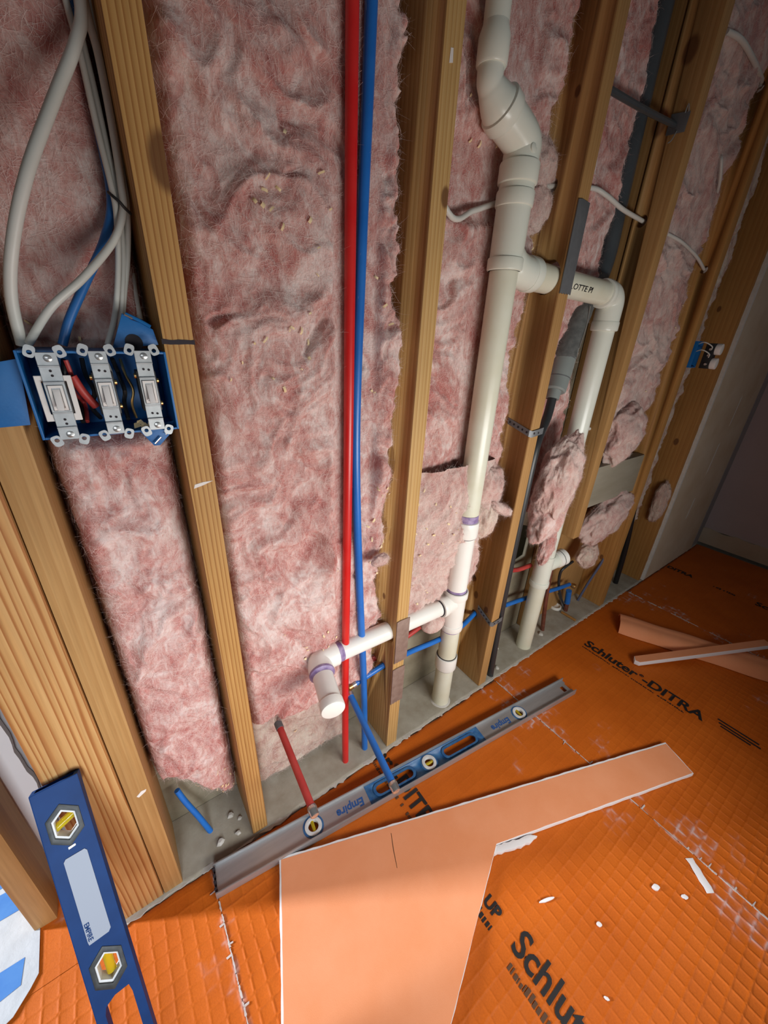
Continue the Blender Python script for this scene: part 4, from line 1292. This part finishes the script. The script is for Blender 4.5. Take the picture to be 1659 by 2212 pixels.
o = MB().tube([(1.93, 0.075, 1.3), (1.8517, 0.0450, 0.8820), (1.8148, 0.0420, 0.7514), (1.8613, 0.0450, 0.5424), (1.9618, 0.0500, 0.2481), (2.02, 0.058, 0.003)], 0.0125, 14, 6).build('black_rod', MBLACK)
tag(o, 'black rod standing on the plate beside the brown stud', 'pipe')

# ---------------------------------------------------------------- three gang switch box
BX0, BX1, BZ0, BZ1 = (-0.0663, -0.0120, 1.1198)[0], (0.0764, -0.0120, 1.1258)[0], 1.020, 1.116
BX0, BX1 = BX0, BX1
YF, YB = -0.012, 0.062
b = thing('switch_box', 'blue three gang electrical box nailed to the marker line stud', 'electrical box', (0.0, 0.03, 1.02))
TW = 0.0026
sh = MB()
sh.box(BX0, BX0 + TW, YF, YB, BZ0, BZ1)
sh.box(BX1 - TW, BX1, YF, YB, BZ0, BZ1)
sh.box(BX0 + TW, BX1 - TW, YF, YB, BZ0, BZ0 + TW)
sh.box(BX0 + TW, BX1 - TW, YF, YB, BZ1 - TW, BZ1)
sh.box(BX0 + TW, BX1 - TW, YB - TW, YB, BZ0 + TW, BZ1 - TW)
sh.build('box_shell', MBOX, b, 0.0007, 2)
P3 = lambda pts: [(q[0], q[2]) for q in pts]
MB().prism(P3([(-0.0848, -0.0030, 1.1033), (-0.0646, -0.0030, 1.1075), (-0.0732, -0.0030, 1.0367), (-0.1037, -0.0030, 1.0358)]), -0.0034, -0.0008, lambda u, v, h: (u, h, v)).build('nail_tab', MBOX, b, 0.0006)
MB().prism(P3([(0.0404, 0.0120, 1.1574), (0.0481, 0.0120, 1.1509), (0.0609, 0.0120, 1.1464), (0.0699, 0.0120, 1.1406), (0.0729, 0.0120, 1.1231), (0.0229, 0.0120, 1.1184)]), 0.010, 0.0125, lambda u, v, h: (u, h, v)).build('top_wing', MBOX, b, 0.0005)
MB().prism(P3([(0.0295, 0.0120, 1.0203), (0.0744, 0.0120, 1.0271), (0.0751, 0.0120, 1.0174), (0.0522, 0.0120, 0.9950), (0.0449, 0.0120, 0.9952)]), 0.010, 0.0125, lambda u, v, h: (u, h, v)).build('bottom_wing', MBOX, b, 0.0005)
MB().tube([(0.0433, 0.0080, 1.1566), (0.0564, 0.0080, 1.1503), (0.0675, 0.0080, 1.1437)], 0.0022, 8, 3).build('wing_rib', MBOX, b)
for a_, c_ in (((0.0421, 0.0060, 1.1560), (0.0498, 0.0060, 1.1520)), ((0.0460, 0.0060, 0.9991), (0.0547, 0.0060, 1.0072)), ((0.0609, 0.0060, 1.0104), (0.0727, 0.0060, 1.0195))):
    MB().tube([a_, c_], 0.0013, 8).build('nail', MSTEEL, b)
o = MB().prism(circle((0.0465, 0.0100, 1.1242)[0], (0.0465, 0.0100, 1.1242)[2] + 0.001, 0.0095, 20), 0.0092, 0.0100, lambda u, v, h: (u, h, v)).build('dark_opening', MGAP, b)
# wires folded inside the box
rw = random.Random(4)
for k, (xx, m_, nm) in enumerate(((0.30, MREDD, 'red_wire'), (0.27, MBLACK, 'black_wire'), (0.62, MBLACK, 'black_wire'), (0.55, MCAB, 'white_wire'), (0.14, MBLACK, 'black_wire'), (0.68, MBRASS, 'bare_wire'), (0.40, MBLACK, 'black_wire'))):
    x_ = BX0 + (BX1 - BX0) * xx
    pts = [(x_ + rw.uniform(-0.004, 0.004), rw.uniform(0.004, 0.05), BZ0 + 0.085 - 0.018 * i) for i in range(5)]
    MB().tube(pts, 0.0016 if m_ is MBRASS else 0.0026, 8, 6).build(nm, m_, b)
MB().tube([(BX0 + 0.043, 0.002, 1.088), (BX0 + 0.049, 0.003, 1.070), (BX0 + 0.058, 0.008, 1.052)], 0.0048, 10, 5).build('red_wire_loop', MREDD, b)
for i, (dx, dz) in enumerate(((0.096, 0.006), (0.104, 0.005), (0.112, 0.006), (0.100, 0.009))):
    V = [(BX0 + dx - 0.004, -0.006 + 0.003 * i, BZ0 + dz - 0.002), (BX0 + dx + 0.005, -0.004, BZ0 + dz), (BX0 + dx + 0.002, 0.004, BZ0 + dz + 0.004), (BX0 + dx - 0.003, 0.002, BZ0 + dz + 0.003)]
    link('wood_chip', V, [(0, 1, 2, 3)], MSHAV, b)


def switch(label, xc, zc, wide=False, dy=0.0):
    s = thing('toggle_switch', label, 'switch', (xc, -0.014, zc), 'toggle switches in the blue box')
    Y0 = -0.0145 + dy

    def fn(u, v, h):
        return (xc + u, Y0 - h, zc + v)
    hw = 0.0088 if not wide else 0.0094
    mb = MB()
    # strap: stepped steel yoke
    for (a, c, h0, h1) in ((-0.0475, -0.0335, 0.0002, 0.0016), (-0.0335, -0.0165, -0.0016, -0.0002), (-0.0165, 0.0165, 0.0006, 0.0022), (0.0165, 0.0335, -0.0016, -0.0002), (0.0335, 0.0475, 0.0002, 0.0016)):
        mb.prism([(-hw, a), (hw, a), (hw, c), (-hw, c)], h0, h1, fn)
    for zz_ in (-0.0335, -0.0165, 0.0165, 0.0335):
        mb.prism([(-hw, zz_ - 0.0009), (hw, zz_ - 0.0009), (hw, zz_ + 0.0009), (-hw, zz_ + 0.0009)], -0.0016, 0.0026, fn)
    yk = mb.build('yoke', MZINC, s, 0.0004, 1)
    # plaster ears with holes
    for sx in (-1, 1):
        for sz in (-1, 1):
            ce = (sx * 0.0128, sz * 0.0485)
            rot = 0.35 * sx * sz
            out = []
            for i in range(16):
                a = 2 * math.pi * i / 16
                ex, ez = 0.0050 * abs(math.cos(a)) ** 0.6 * math.copysign(1, math.cos(a)), 0.0064 * abs(math.sin(a)) ** 0.6 * math.copysign(1, math.sin(a))
                out.append((ce[0] + ex * math.cos(rot) - ez * math.sin(rot), ce[1] + ex * math.sin(rot) + ez * math.cos(rot)))
            inn = [(ce[0] + 0.0024 * math.cos(2 * math.pi * i / 16), ce[1] - sz * 0.001 + 0.0024 * math.sin(2 * math.pi * i / 16)) for i in range(16)]
            MB().ring(out, inn, 0.0002, 0.0015, fn).build('plaster_ear', MZINC, yk)
    for sz in (-1, 1):
        MB().lathe(fn(0.001, sz * 0.0415, 0.0014), (0, -1, 0), [(0, 0.0040), (0.0012, 0.0036), (0.0018, 0.0018)], 16).build('screw', MSTEEL, s)
        sc_ = [o for o in s.children if o.name.startswith('screw')][-1]
        MB().prism([(-0.0024, sz * 0.0415 - 0.0004), (0.0044, sz * 0.0415 - 0.0004), (0.0044, sz * 0.0415 + 0.0004), (-0.0024, sz * 0.0415 + 0.0004)], 0.0030, 0.0034, fn).build('screw_slot', MGREY, sc_)
        for q in ((0.0, 0.0) if False else ((-0.002, 0.0), (0.0035, -0.0008))) if not wide else ((0.0, 0.002), (0.0005, -0.003)):
            MB().prism(circle(q[0], sz * 0.0265 + q[1], 0.0014, 10), 0.0, 0.0002, fn).build('punched_hole', MGAP, yk)
    if wide:
        MB().ring([(-0.0165, -0.0265), (0.0165, -0.0265), (0.0165, 0.0235), (-0.0165, 0.0235)], [(-0.0112, -0.0185), (0.0112, -0.0185), (0.0112, 0.0175), (-0.0112, 0.0175)], -0.0036, -0.0020, fn).build('white_frame', MIVORY, s, 0.0005, 1)
    MB().prism([(-0.0105, -0.024), (0.0105, -0.024), (0.0105, 0.024), (-0.0105, 0.024)], -0.028, -0.0040, fn).build('switch_body', MBLACK, s, 0.001)
    MB().ring([(-0.0066, -0.0135), (0.0066, -0.0135), (0.0066, 0.0135), (-0.0066, 0.0135)], [(-0.0040, -0.0108), (0.0040, -0.0108), (0.0040, 0.0108), (-0.0040, 0.0108)], 0.0018, 0.0040, fn).build('bezel', MIVORY, s, 0.0003, 1)
    MB().ring([(-0.0074, -0.0143), (0.0074, -0.0143), (0.0074, 0.0143), (-0.0074, 0.0143)], [(-0.0066, -0.0135), (0.0066, -0.0135), (0.0066, 0.0135), (-0.0066, 0.0135)], 0.0018, 0.0025, fn).build('shadow_line', MGREY, s)
    v = [fn(-0.0034, 0.0095, 0.003), fn(0.0034, 0.0095, 0.003), fn(0.0036, -0.0085, 0.003), fn(-0.0036, -0.0085, 0.003), fn(-0.0029, 0.006, 0.0055), fn(0.0029, 0.006, 0.0055), fn(0.0031, -0.0125, 0.0125), fn(-0.0031, -0.0125, 0.0125)]
    MB().add(v, [(0, 1, 2, 3), (4, 7, 6, 5), (0, 4, 5, 1), (1, 5, 6, 2), (2, 6, 7, 3), (3, 7, 4, 0)]).build('toggle', MTOG, s, 0.0006)
    for sx, zz_ in ((-1, 0.018), (1, 0.012), (1, -0.016)):
        MB().lathe(fn(sx * 0.0106, zz_, -0.010), (sx, 0, 0), [(0, 0.0035), (0.0022, 0.0032)], 12).build('terminal_screw', MBRASS, s)


switch('left toggle switch with a wide white frame', (-0.0404, -0.0140, 1.0740)[0], 1.067, True)
switch('middle toggle switch beside the red wire', (0.0058, -0.0140, 1.0759)[0], 1.069)
switch('right toggle switch nearest the marker line stud', (0.0507, -0.0140, 1.0776)[0], 1.070)

# ---------------------------------------------------------------- small far outlet box
b = thing('outlet_box', 'small far blue outlet box with white terminals', 'electrical box', (1.80, -0.01, 1.12))
ob = (1.8232, 0.0000, 1.1284)
ox, oz = ob[0], ob[2]
MB().ring([(ox - 0.024, oz - 0.045), (ox + 0.026, oz - 0.045), (ox + 0.026, oz + 0.045), (ox - 0.024, oz + 0.045)], [(ox - 0.020, oz - 0.041), (ox + 0.022, oz - 0.041), (ox + 0.022, oz + 0.041), (ox - 0.020, oz + 0.041)], -0.006, 0.045, lambda u, v, h: (u, h, v)).build('box_shell', MBOX, b, 0.0006)
MB().box(ox - 0.020, ox + 0.022, 0.042, 0.045, oz - 0.041, oz + 0.041).build('box_back', MBOX, b)
MB().box(ox + 0.005, ox + 0.040, -0.050, -0.022, oz - 0.045, oz + 0.040).build('outlet_body', MBLACK, b, 0.002)
for s in (-1, 1):
    MB().prism(circle(ox + 0.022, oz + s * 0.024 - 0.003, 0.018, 20, 0.9, 1.05), -0.068, -0.050, lambda u, v, h: (u, h, v)).build('outlet_face', MIVORY, b, 0.002)
for s in (-0.03, 0.0, 0.02):
    MB().lathe((ox + 0.002, -0.040, oz + s), (-1, 0, 0), [(0, 0.005), (0.003, 0.004)], 12).build('terminal_screw', MSTEEL, b)
for s in (0.03, 0.005):
    MB().tube([(ox, 0.01, oz + s), (ox - 0.02, -0.02, oz + s + 0.012), (ox - 0.012, -0.045, oz + s), (ox + 0.002, -0.042, oz + s - 0.012)], 0.0018, 8, 6).build('white_wire', MCAB, b)

# ---------------------------------------------------------------- valves and copper low in the far bay
t = thing('copper_pipe', 'dull copper pipe leaning down right of the second white stack', 'pipe', (1.36, 0.05, 0.0))
MB().tube([(1.362, 0.052, 0.0), (1.3179, 0.0520, 0.1974), (1.3136, 0.0600, 0.3404), (1.3284, 0.0650, 0.3864)], 0.0085, 12, 5).build('pipe', MCOPPER, t)
MB().lathe((1.3322, 0.0450, 0.3618), (0.6, -0.7, 0.2), [(-0.012, 0.008), (0, 0.010), (0.008, 0.009)], 12).build('brass_union', MBRASS, t)
t = thing('supply_branch', 'short blue branch tube with brass elbow beside the copper pipe', 'pipe', (1.45, 0.07, 0.1))
MB().tube([(1.0865, 0.0850, 0.2304), (1.2053, 0.0850, 0.2124), (1.3353, 0.0750, 0.1992), (1.4337, 0.0700, 0.1856), (1.5292, 0.0700, 0.1715)], 0.0085, 12, 4).build('tube', MBLU, t)
MB().lathe((1.5646, 0.0680, 0.1518), (0.3, -0.9, -0.1), [(-0.010, 0.009), (0, 0.012), (0.010, 0.011), (0.012, 0.006)], 14).build('brass_elbow', MBRASS, t)
t = thing('supply_branch', 'upright blue sleeve on a copper stub on the plate', 'pipe', (1.5, 0.07, 0.0))
MB().tube([(1.5551, 0.0750, 0.1230), (1.5728, 0.0750, 0.0477)], 0.0125, 14).build('blue_sleeve', MBLU, t)
q = (1.5728, 0.0750, 0.0477)
MB().tube([q, (q[0] + 0.0, 0.072, 0.003)], 0.0095, 12).build('copper_stub', MCOPPER, t)
cable('black looped cable behind the copper pipe', [(1.4970, 0.0700, 0.3007), (1.4484, 0.0700, 0.2915), (1.4286, 0.0750, 0.2676), (1.4530, 0.0800, 0.1940), (1.5157, 0.0850, 0.0961), (1.5938, 0.0900, 0.0015)], 0.0058, MTUBE)
cable('thin steel rod leaning by the blue sleeve', [(1.4947, 0.0900, 0.1218), (1.5907, 0.0850, -0.0103)], 0.0035, MGREY, 'rod')
o = MB().lathe((1.5516, 0.1126, 0.0040), (0, 0, 1), [(0, 0.026), (0.012, 0.026), (0.013, 0.024), (0.0131, 0.021), (0.006, 0.020), (0.0058, 0.0)], 24).build('white_cap', MPVCW)
tag(o, 'round white plastic cap lying on the plate in the far bay', 'cap')
o = MB().tube([(1.5390, 0.0725, 0.0100), (1.5400, 0.0042, 0.0100)], 0.006, 8).build('wood_stick', W6)
tag(o, 'short brown stick lying on the plate in the far bay', 'stick')

# ---------------------------------------------------------------- long aluminium level on the floor
La, Lb = Vector((-0.018, -0.014, 0.0016)), Vector((1.176, -0.155, 0.0016))
lu = (Lb - La)
LL = lu.length
lu.normalize()
lv = Vector((lu.y, -lu.x, 0.0))
if lv.y > 0:
    lv = -lv
L = thing('spirit_level', 'long grey aluminium spirit level lying flat on the orange floor', 'level', La)


def lf(u, v, h):
    return La + lu * u + lv * v + Vector((0, 0, h))


WL, HL, TF = 0.060, 0.0225, 0.0032
fb = MB()
for v0, v1 in ((0.0, TF), (WL - TF, WL)):
    fb.prism([(0, v0), (LL, v0), (LL, v1), (0, v1)], 0.0, HL, lf)
fb.build('flanges', MALU, L, 0.0008)
web = MB().prism([(0.004, TF), (LL - 0.004, TF), (LL - 0.004, WL - TF), (0.004, WL - TF)], 0.0095, 0.0125, lf).build('web', MALU, None)
SL = [(0.470, 0.029), (0.700, 0.029)]
VI = [0.232, 0.585, 0.950]
ct = [MB().prism(stadium(a, c, 0.046, 0.0125), 0.0, 0.03, lf) for a, c in SL]
ct += [MB().prism(circle(a, 0.030, 0.0205, 28), 0.0, 0.03, lf) for a in VI]
ct += [MB().prism(stadium(LL - 0.030, 0.030, 0.012, 0.006) if False else [(LL - 0.040, 0.020), (LL - 0.024, 0.020), (LL - 0.024, 0.042), (LL - 0.040, 0.042)], 0.0, 0.03, lf)]
ct += [MB().prism([(LL - 0.010, 0.016), (LL + 0.01, 0.016), (LL + 0.01, 0.044), (LL - 0.010, 0.044)], -0.01, 0.03, lf)]
cut(web, ct)
adopt(web, L)
for o in (web,):
    for pl in o.data.polygons:
        pl.use_smooth = False
film = MB().prism([(0.385, TF + 0.0005), (0.785, TF + 0.0005), (0.785, WL - TF - 0.0005), (0.385, WL - TF - 0.0005)], 0.0126, 0.0131, lf).build('blue_film', MBLUELV2, None)
cut(film, [MB().prism(stadium(a, c, 0.047, 0.0132), 0.0, 0.03, lf) for a, c in SL] + [MB().prism(circle(VI[1], 0.030, 0.0235, 28), 0.0, 0.03, lf)])
adopt(film, L)
for a, c in SL:
    MB().ring(stadium(a, c, 0.048, 0.0185), stadium(a, c, 0.046, 0.0125), 0.0090, 0.0150, lf).build('grip_rim', MBLUELV2, L, 0.0008)
for k, a in enumerate(VI):
    vw = MB().ring(circle(a, 0.030, 0.0215, 28), circle(a, 0.030, 0.0128, 28), 0.0060, 0.0160, lf).build('vial_ring', MVIALF, L, 0.0010)
    MB().ring(circle(a, 0.030, 0.0262, 28), circle(a, 0.030, 0.0216, 28), 0.0120, 0.0136, lf).build('blue_ring', MBLUELV2, L)
    dirv = (lu, lv, lu)[1 if k != 1 else 0]
    cc = lf(a, 0.030, 0.0105)
    MB().tube([cc - dirv * 0.0125, cc + dirv * 0.0125], 0.0042, 14).build('vial', MVIAL, vw)
nt_ = MB()
for k in range(4):
    nt_.prism([(-0.0012, 0.008 + 0.013 * k), (0.0045, 0.008 + 0.013 * k), (0.0045, 0.011 + 0.013 * k), (-0.0012, 0.011 + 0.013 * k)], 0.0005, 0.0226, lf)
nt_.build('end_notches', MGAP, L)


def lvl_type(s, u_right, v_base, size, m=MINKB):
    # lettering stands upside down as seen from the room: tops towards the room side
    return text('printed_lettering', s, size, lambda u, v, h: lf(u_right - u, v_base + v, 0.0126 + h), m, L, 0.0009, 0.95, 0.12)


lvl_type('Empire', 0.372, 0.024, 0.028)
lvl_type('Empire', 0.905, 0.024, 0.028)

# ---------------------------------------------------------------- blue level leaning on the corner post
B0 = Vector((-0.160, -0.3435, 0.0025))
T0 = Vector((-0.1865, -0.0290, 0.477))
ba = (T0 - B0)
ba.normalize()
bw = Vector((1, 0, 0))
bw = (bw - ba * bw.dot(ba)).normalized()
bn = bw.cross(ba).normalized()
if bn.y > 0:
    bn = -bn
LB = 0.590
K = thing('spirit_level', 'blue box spirit level leaning against the wide corner post', 'level', B0)


def kf(u, v, h):
    return B0 + bw * u + ba * v + bn * h


rail = 0.0300
bd = MB().prism([(-rail, 0), (rail, 0), (rail, LB), (-rail, LB)], -0.0215, 0.0, kf).build('body', MBLUELV, None, 0.0014)
hexa = lambda cv, r, cu=0.0, sq=1.0: [(cu + r * 0.80 * math.sin(a), cv + sq * r * 1.10 * math.cos(a)) for a in [math.pi / 3 * i for i in range(6)]]
VH = (0.527, 0.303)
hcut = [MB().prism(hexa(v, 0.0225), -0.05, 0.03, kf) for v in VH]
hcut += [MB().prism([(-0.015, 0.255), (-0.002, 0.262), (0.016, 0.262), (0.018, 0.250), (0.018, 0.12), (0.006, 0.10), (-0.015, 0.10), (-0.018, 0.115), (-0.018, 0.245)], -0.05, 0.03, kf), MB().prism(hexa(0.05, 0.0225), -0.05, 0.03, kf)]
hcut += [MB().prism([(-0.024, LB - 0.012), (0.024, LB - 0.012), (0.024, LB + 0.01), (-0.024, LB + 0.01)], -0.017, -0.004, kf)]
cut(bd, hcut)
adopt(bd, K)
for pl in bd.data.polygons:
    pl.use_smooth = False
for v in VH + (0.05,):
    MB().ring(hexa(v, 0.0300), hexa(v, 0.0215), -0.006, 0.0012, kf).build('vial_surround', MCHAR, K, 0.0008)
    MB().ring(hexa(v, 0.0222), hexa(v, 0.0178), -0.0205, -0.0015, kf).build('vial_frame', MVIALF, K, 0.0005)
vd = (bw * 0.93 + ba * 0.36).normalized()
cc = kf(0.0, VH[0] + 0.003, -0.012)
MB().tube([cc - vd * 0.0165, cc + vd * 0.0165], 0.0062, 18).build('vial', MVIAL, K)
cc = kf(0.0, VH[1] + 0.002, -0.013)
MB().tube([cc - ba * 0.0165, cc + ba * 0.0165], 0.0062, 18).build('vial', MVIAL, K)
MB().prism([(-0.0128, 0.3485), (0.0120, 0.3490), (0.0155, 0.3530), (0.0155, 0.4760), (0.0130, 0.4800), (-0.0105, 0.4800), (-0.0135, 0.4765), (-0.0135, 0.3530)], 0.0002, 0.0010, kf).build('label_plate', MLAB, K)
text('printed_lettering', 'EMPIRE', 0.0085, lambda u, v, h: kf(-0.0130 + v + 0.001, 0.3800 - u, 0.0010 + h), MBLUELV, K, 0.0002)
MB().prism([(-0.004, 0.4905), (0.005, 0.4915), (0.005, 0.4945), (-0.004, 0.4940)], 0.0002, 0.0010, kf).build('small_badge', MIVORY, K)

# ---------------------------------------------------------------- boards on the floor
KB = thing('foam_board', 'large L shaped salmon foam board with white edges on the floor', 'board', (0.3, -0.3, 0.003))
KP = [(0.1140, -0.0840), (1.2290, -0.4800), (1.1900, -0.5680), (0.5700, -0.3520), (0.4250, -0.4300), (0.2810, -0.4900), (0.080, -0.580), (-0.075, -0.5900)]
KP = [(0.1140, -0.0840), (1.2290, -0.4800), (1.1920, -0.5700), (0.5660, -0.3580), (0.2810, -0.4920), (0.0200, -0.6150), (-0.0830, -0.6150)]
rr = random.Random(8)


def rough_poly(P, step=0.02, j=0.0012, skip=()):
    out = []
    for i in range(len(P)):
        a, b_ = Vector(P[i]), Vector(P[(i + 1) % len(P)])
        n = max(1, int((b_ - a).length / step))
        nrm = Vector((-(b_ - a).y, (b_ - a).x)).normalized()
        for k in range(n):
            q = a.lerp(b_, k / n)
            if k:
                q = q + nrm * rr.uniform(-j, j)
            out.append((q.x, q.y))
    return out


ZB0, ZB1 = 0.0026, 0.0150
MB().prism(rough_poly(KP, 0.02, 0.0008), ZB0, ZB1, lambda u, v, h: (u, v, h)).build('foam_core', MFOAM, KB, 0.0006, 1)


def inset(P, ds):
    n = len(P)
    L_ = []
    for i in range(n):
        a, b_ = Vector(P[i]), Vector(P[(i + 1) % n])
        d_ = (b_ - a).normalized()
        nn_ = Vector((-d_.y, d_.x))
        c_ = sum((Vector(q) for q in P), Vector((0, 0))) / n
        L_.append((a, d_, nn_))
    area2 = sum(P[i][0] * P[(i + 1) % n][1] - P[(i + 1) % n][0] * P[i][1] for i in range(n))
    sg = 1 if area2 > 0 else -1
    out = []
    for i in range(n):
        a0, d0, n0 = L_[i - 1]
        a1, d1, n1 = L_[i]
        p0 = a0 + n0 * sg * ds[i - 1]
        p1 = a1 + n1 * sg * ds[i]
        den = d0.x * d1.y - d0.y * d1.x
        tt = ((p1.x - p0.x) * d1.y - (p1.y - p0.y) * d1.x) / den
        q = p0 + d0 * tt
        out.append((q.x, q.y))
    return out


TOPP = inset(KP, [0.0055, 0.003, 0.002, 0.001, 0.001, 0.001, 0.0045])
MB().prism(rough_poly(TOPP, 0.02, 0.0005), ZB1 - 0.0004, ZB1 + 0.0006, lambda u, v, h: (u, v, h)).build('fleece_face', MKERDI, KB)
ck = [(0.545, -0.352), (0.600, -0.372), (0.655, -0.392), (0.668, -0.404), (0.640, -0.402), (0.585, -0.382), (0.548, -0.368)]
MB().prism(rough_poly(ck, 0.008, 0.002), 0.002, ZB1 - 0.001, lambda u, v, h: (u, v, h)).build('broken_foam_edge', MFOAM, KB, 0.001)
s0, s1, s2_ = Vector((0.3629, -0.1930, 0.0158)), Vector((0.3479, -0.2231, 0.0158)), Vector((0.3339, -0.2567, 0.0158))
MB().tube([s0, s1, s2_], [0.0006, 0.0009, 0.0005], 6).build('pencil_tick', MINKF, KB)

# curved salmon offcut and slim strip on the right
Rl = thing('curved_offcut', 'curved salmon pink offcut trough at the right edge', 'board', (1.70, -0.12, 0.0))
ra, rb = Vector((1.690, -0.115, 0.0)), Vector((1.985, -0.720, 0.0))
rd_ = (rb - ra).normalized()
rs = Vector((rd_.y, -rd_.x, 0))
if rs.x < 0:
    rs = -rs
prof = [(-0.062, 0.002), (-0.056, 0.018), (-0.040, 0.032), (-0.018, 0.040), (-0.002, 0.036), (0.010, 0.039), (0.030, 0.040), (0.050, 0.030), (0.066, 0.010), (0.060, 0.006), (0.046, 0.024), (0.028, 0.034), (0.010, 0.033), (-0.002, 0.030), (-0.018, 0.034), (-0.037, 0.027), (-0.050, 0.014), (-0.056, 0.002)]
v, f = [], []
nL = 30
for i in range(nL + 1):
    p = ra.lerp(rb, i / nL)
    for (a, h) in prof:
        wv = 1 + 0.03 * math.sin(i * 0.7)
        v.append(p + rs * a * wv + Vector((0, 0, 0.0012 + h * wv)))
m_ = len(prof)
for i in range(nL):
    for k in range(m_):
        f.append((i * m_ + k, i * m_ + (k + 1) % m_, (i + 1) * m_ + (k + 1) % m_, (i + 1) * m_ + k))
f += [tuple(range(m_))[::-1], tuple(nL * m_ + k for k in range(m_))]
MB().add(v, f).build('bent_sheet', MKERDI, Rl)
St = thing('foam_strip', 'slim white edged foam strip lying across the curved offcut', 'board', (1.5, -0.25, 0.0))
sa, sb = Vector((1.505, -0.262, 0.004)), Vector((2.00, -0.540, 0.064))
du = (sb - sa).normalized()
dv = Vector((0, 0, 1)).cross(du).normalized()
dn = du.cross(dv).normalized()
if dn.z < 0:
    dn = -dn


def sf(u, v, h):
    return sa + du * u + dv * v + dn * h


LS = (sb - sa).length
MB().prism([(0.0, -0.004), (0.012, -0.016), (LS, -0.016), (LS, 0.016), (0.012, 0.016)], 0.0, 0.018, sf).build('foam_core', MFOAM, St, 0.0006)
MB().prism([(0.004, -0.004), (0.014, -0.0155), (LS, -0.0155), (LS, 0.0155), (0.014, 0.0155)], 0.0178, 0.0190, sf).build('fleece_face', MKERDI, St)

# scraps on the orange floor
SCR = [('long narrow white scrap on the floor near the right edge', (0.951, -0.644), (0.916, -0.700), 0.0095, 0.0016),
       ('small curled white scrap right of the big board', (0.566, -0.482), (0.602, -0.496), 0.0035, 0.004),
       ('rounded white crumb above the long white scrap', (0.810, -0.616), (0.824, -0.626), 0.0062, 0.006),
       ('tiny white crumb beside the black print', (0.640, -0.574), (0.648, -0.582), 0.0045, 0.004),
       ('tiny white crumb lowest on the right floor', (0.551, -0.636), (0.556, -0.645), 0.0028, 0.003),
       ('flat white flake left of the long white scrap', (0.850, -0.662), (0.862, -0.672), 0.0050, 0.002)]
for (lab, a, b_, w, h) in SCR:
    a, b_ = Vector((a[0], a[1])), Vector((b_[0], b_[1]))
    d_ = (b_ - a)
    nn_ = Vector((-d_.y, d_.x)).normalized()
    n = 6
    Lp = [a.lerp(b_, i / n) + nn_ * w * (0.8 + 0.3 * rr.random()) * (1.0 if lab.startswith('long') else math.sin(math.pi * (i + 0.6) / (n + 1.2))) for i in range(n + 1)]
    Rp = [a.lerp(b_, i / n) - nn_ * w * (0.8 + 0.3 * rr.random()) * (1.0 if lab.startswith('long') else math.sin(math.pi * (i + 0.6) / (n + 1.2))) for i in range(n + 1)]
    poly = [(q.x, q.y) for q in Lp] + [(q.x, q.y) for q in Rp[::-1]]
    o = MB().prism(poly, 0.0016, 0.0016 + h, lambda u, v, hh: (u, v, hh)).build('foam_scrap', MFOAM, None, 0.0008)
    tag(o, lab, 'scrap')

# ---------------------------------------------------------------- paper and tape in the doorway at the left
PP = [(-0.345, 0.150), (-0.3345, 0.080), (-0.3320, 0.006), (-0.343, -0.010), (-0.365, -0.035), (-0.45, -0.065), (-0.95, -0.10), (-0.95, 0.9), (-0.36, 0.9), (-0.36, 0.21)]
pp = MB().prism(PP, 0.0030, 0.0040, lambda u, v, h: (u, v, h)).build('floor_paper', MPAPER)
tag(pp, 'white protective floor paper with blue tape in the left doorway', 'paper')


def tape(P):
    MB().prism(P, 0.0040, 0.0046, lambda u, v, h: (u, v, h)).build('blue_tape', MTAPE, pp)


tape([((-0.3509, 0.1608, 0.0040)[0], (-0.3509, 0.1608, 0.0040)[1]), ((-0.3526, 0.1419, 0.0040)[0], (-0.3526, 0.1419, 0.0040)[1]), ((-0.4026, 0.1411, 0.0040)[0], (-0.4026, 0.1411, 0.0040)[1]), ((-0.4644, 0.1428, 0.0040)[0], (-0.4644, 0.1428, 0.0040)[1]), ((-0.4744, 0.2028, 0.0040)[0], (-0.4744, 0.2028, 0.0040)[1]), ((-0.4087, 0.1936, 0.0040)[0], (-0.4087, 0.1936, 0.0040)[1]), ((-0.3705, 0.1931, 0.0040)[0], (-0.3705, 0.1931, 0.0040)[1])])
tape([(-0.3758, 0.2093, 0.0040)[:2], (-0.4102, 0.2067, 0.0040)[:2], (-0.4769, 0.2175, 0.0040)[:2], (-0.4828, 0.2532, 0.0040)[:2], (-0.4153, 0.2509, 0.0040)[:2], (-0.3912, 0.2468, 0.0040)[:2]])
tape([(-0.3554, 0.0468, 0.0040)[:2], (-0.3579, 0.0053, 0.0040)[:2], (-0.3896, 0.0002, 0.0040)[:2], (-0.4246, 0.0102, 0.0040)[:2], (-0.4312, 0.0543, 0.0040)[:2], (-0.3918, 0.0468, 0.0040)[:2]])
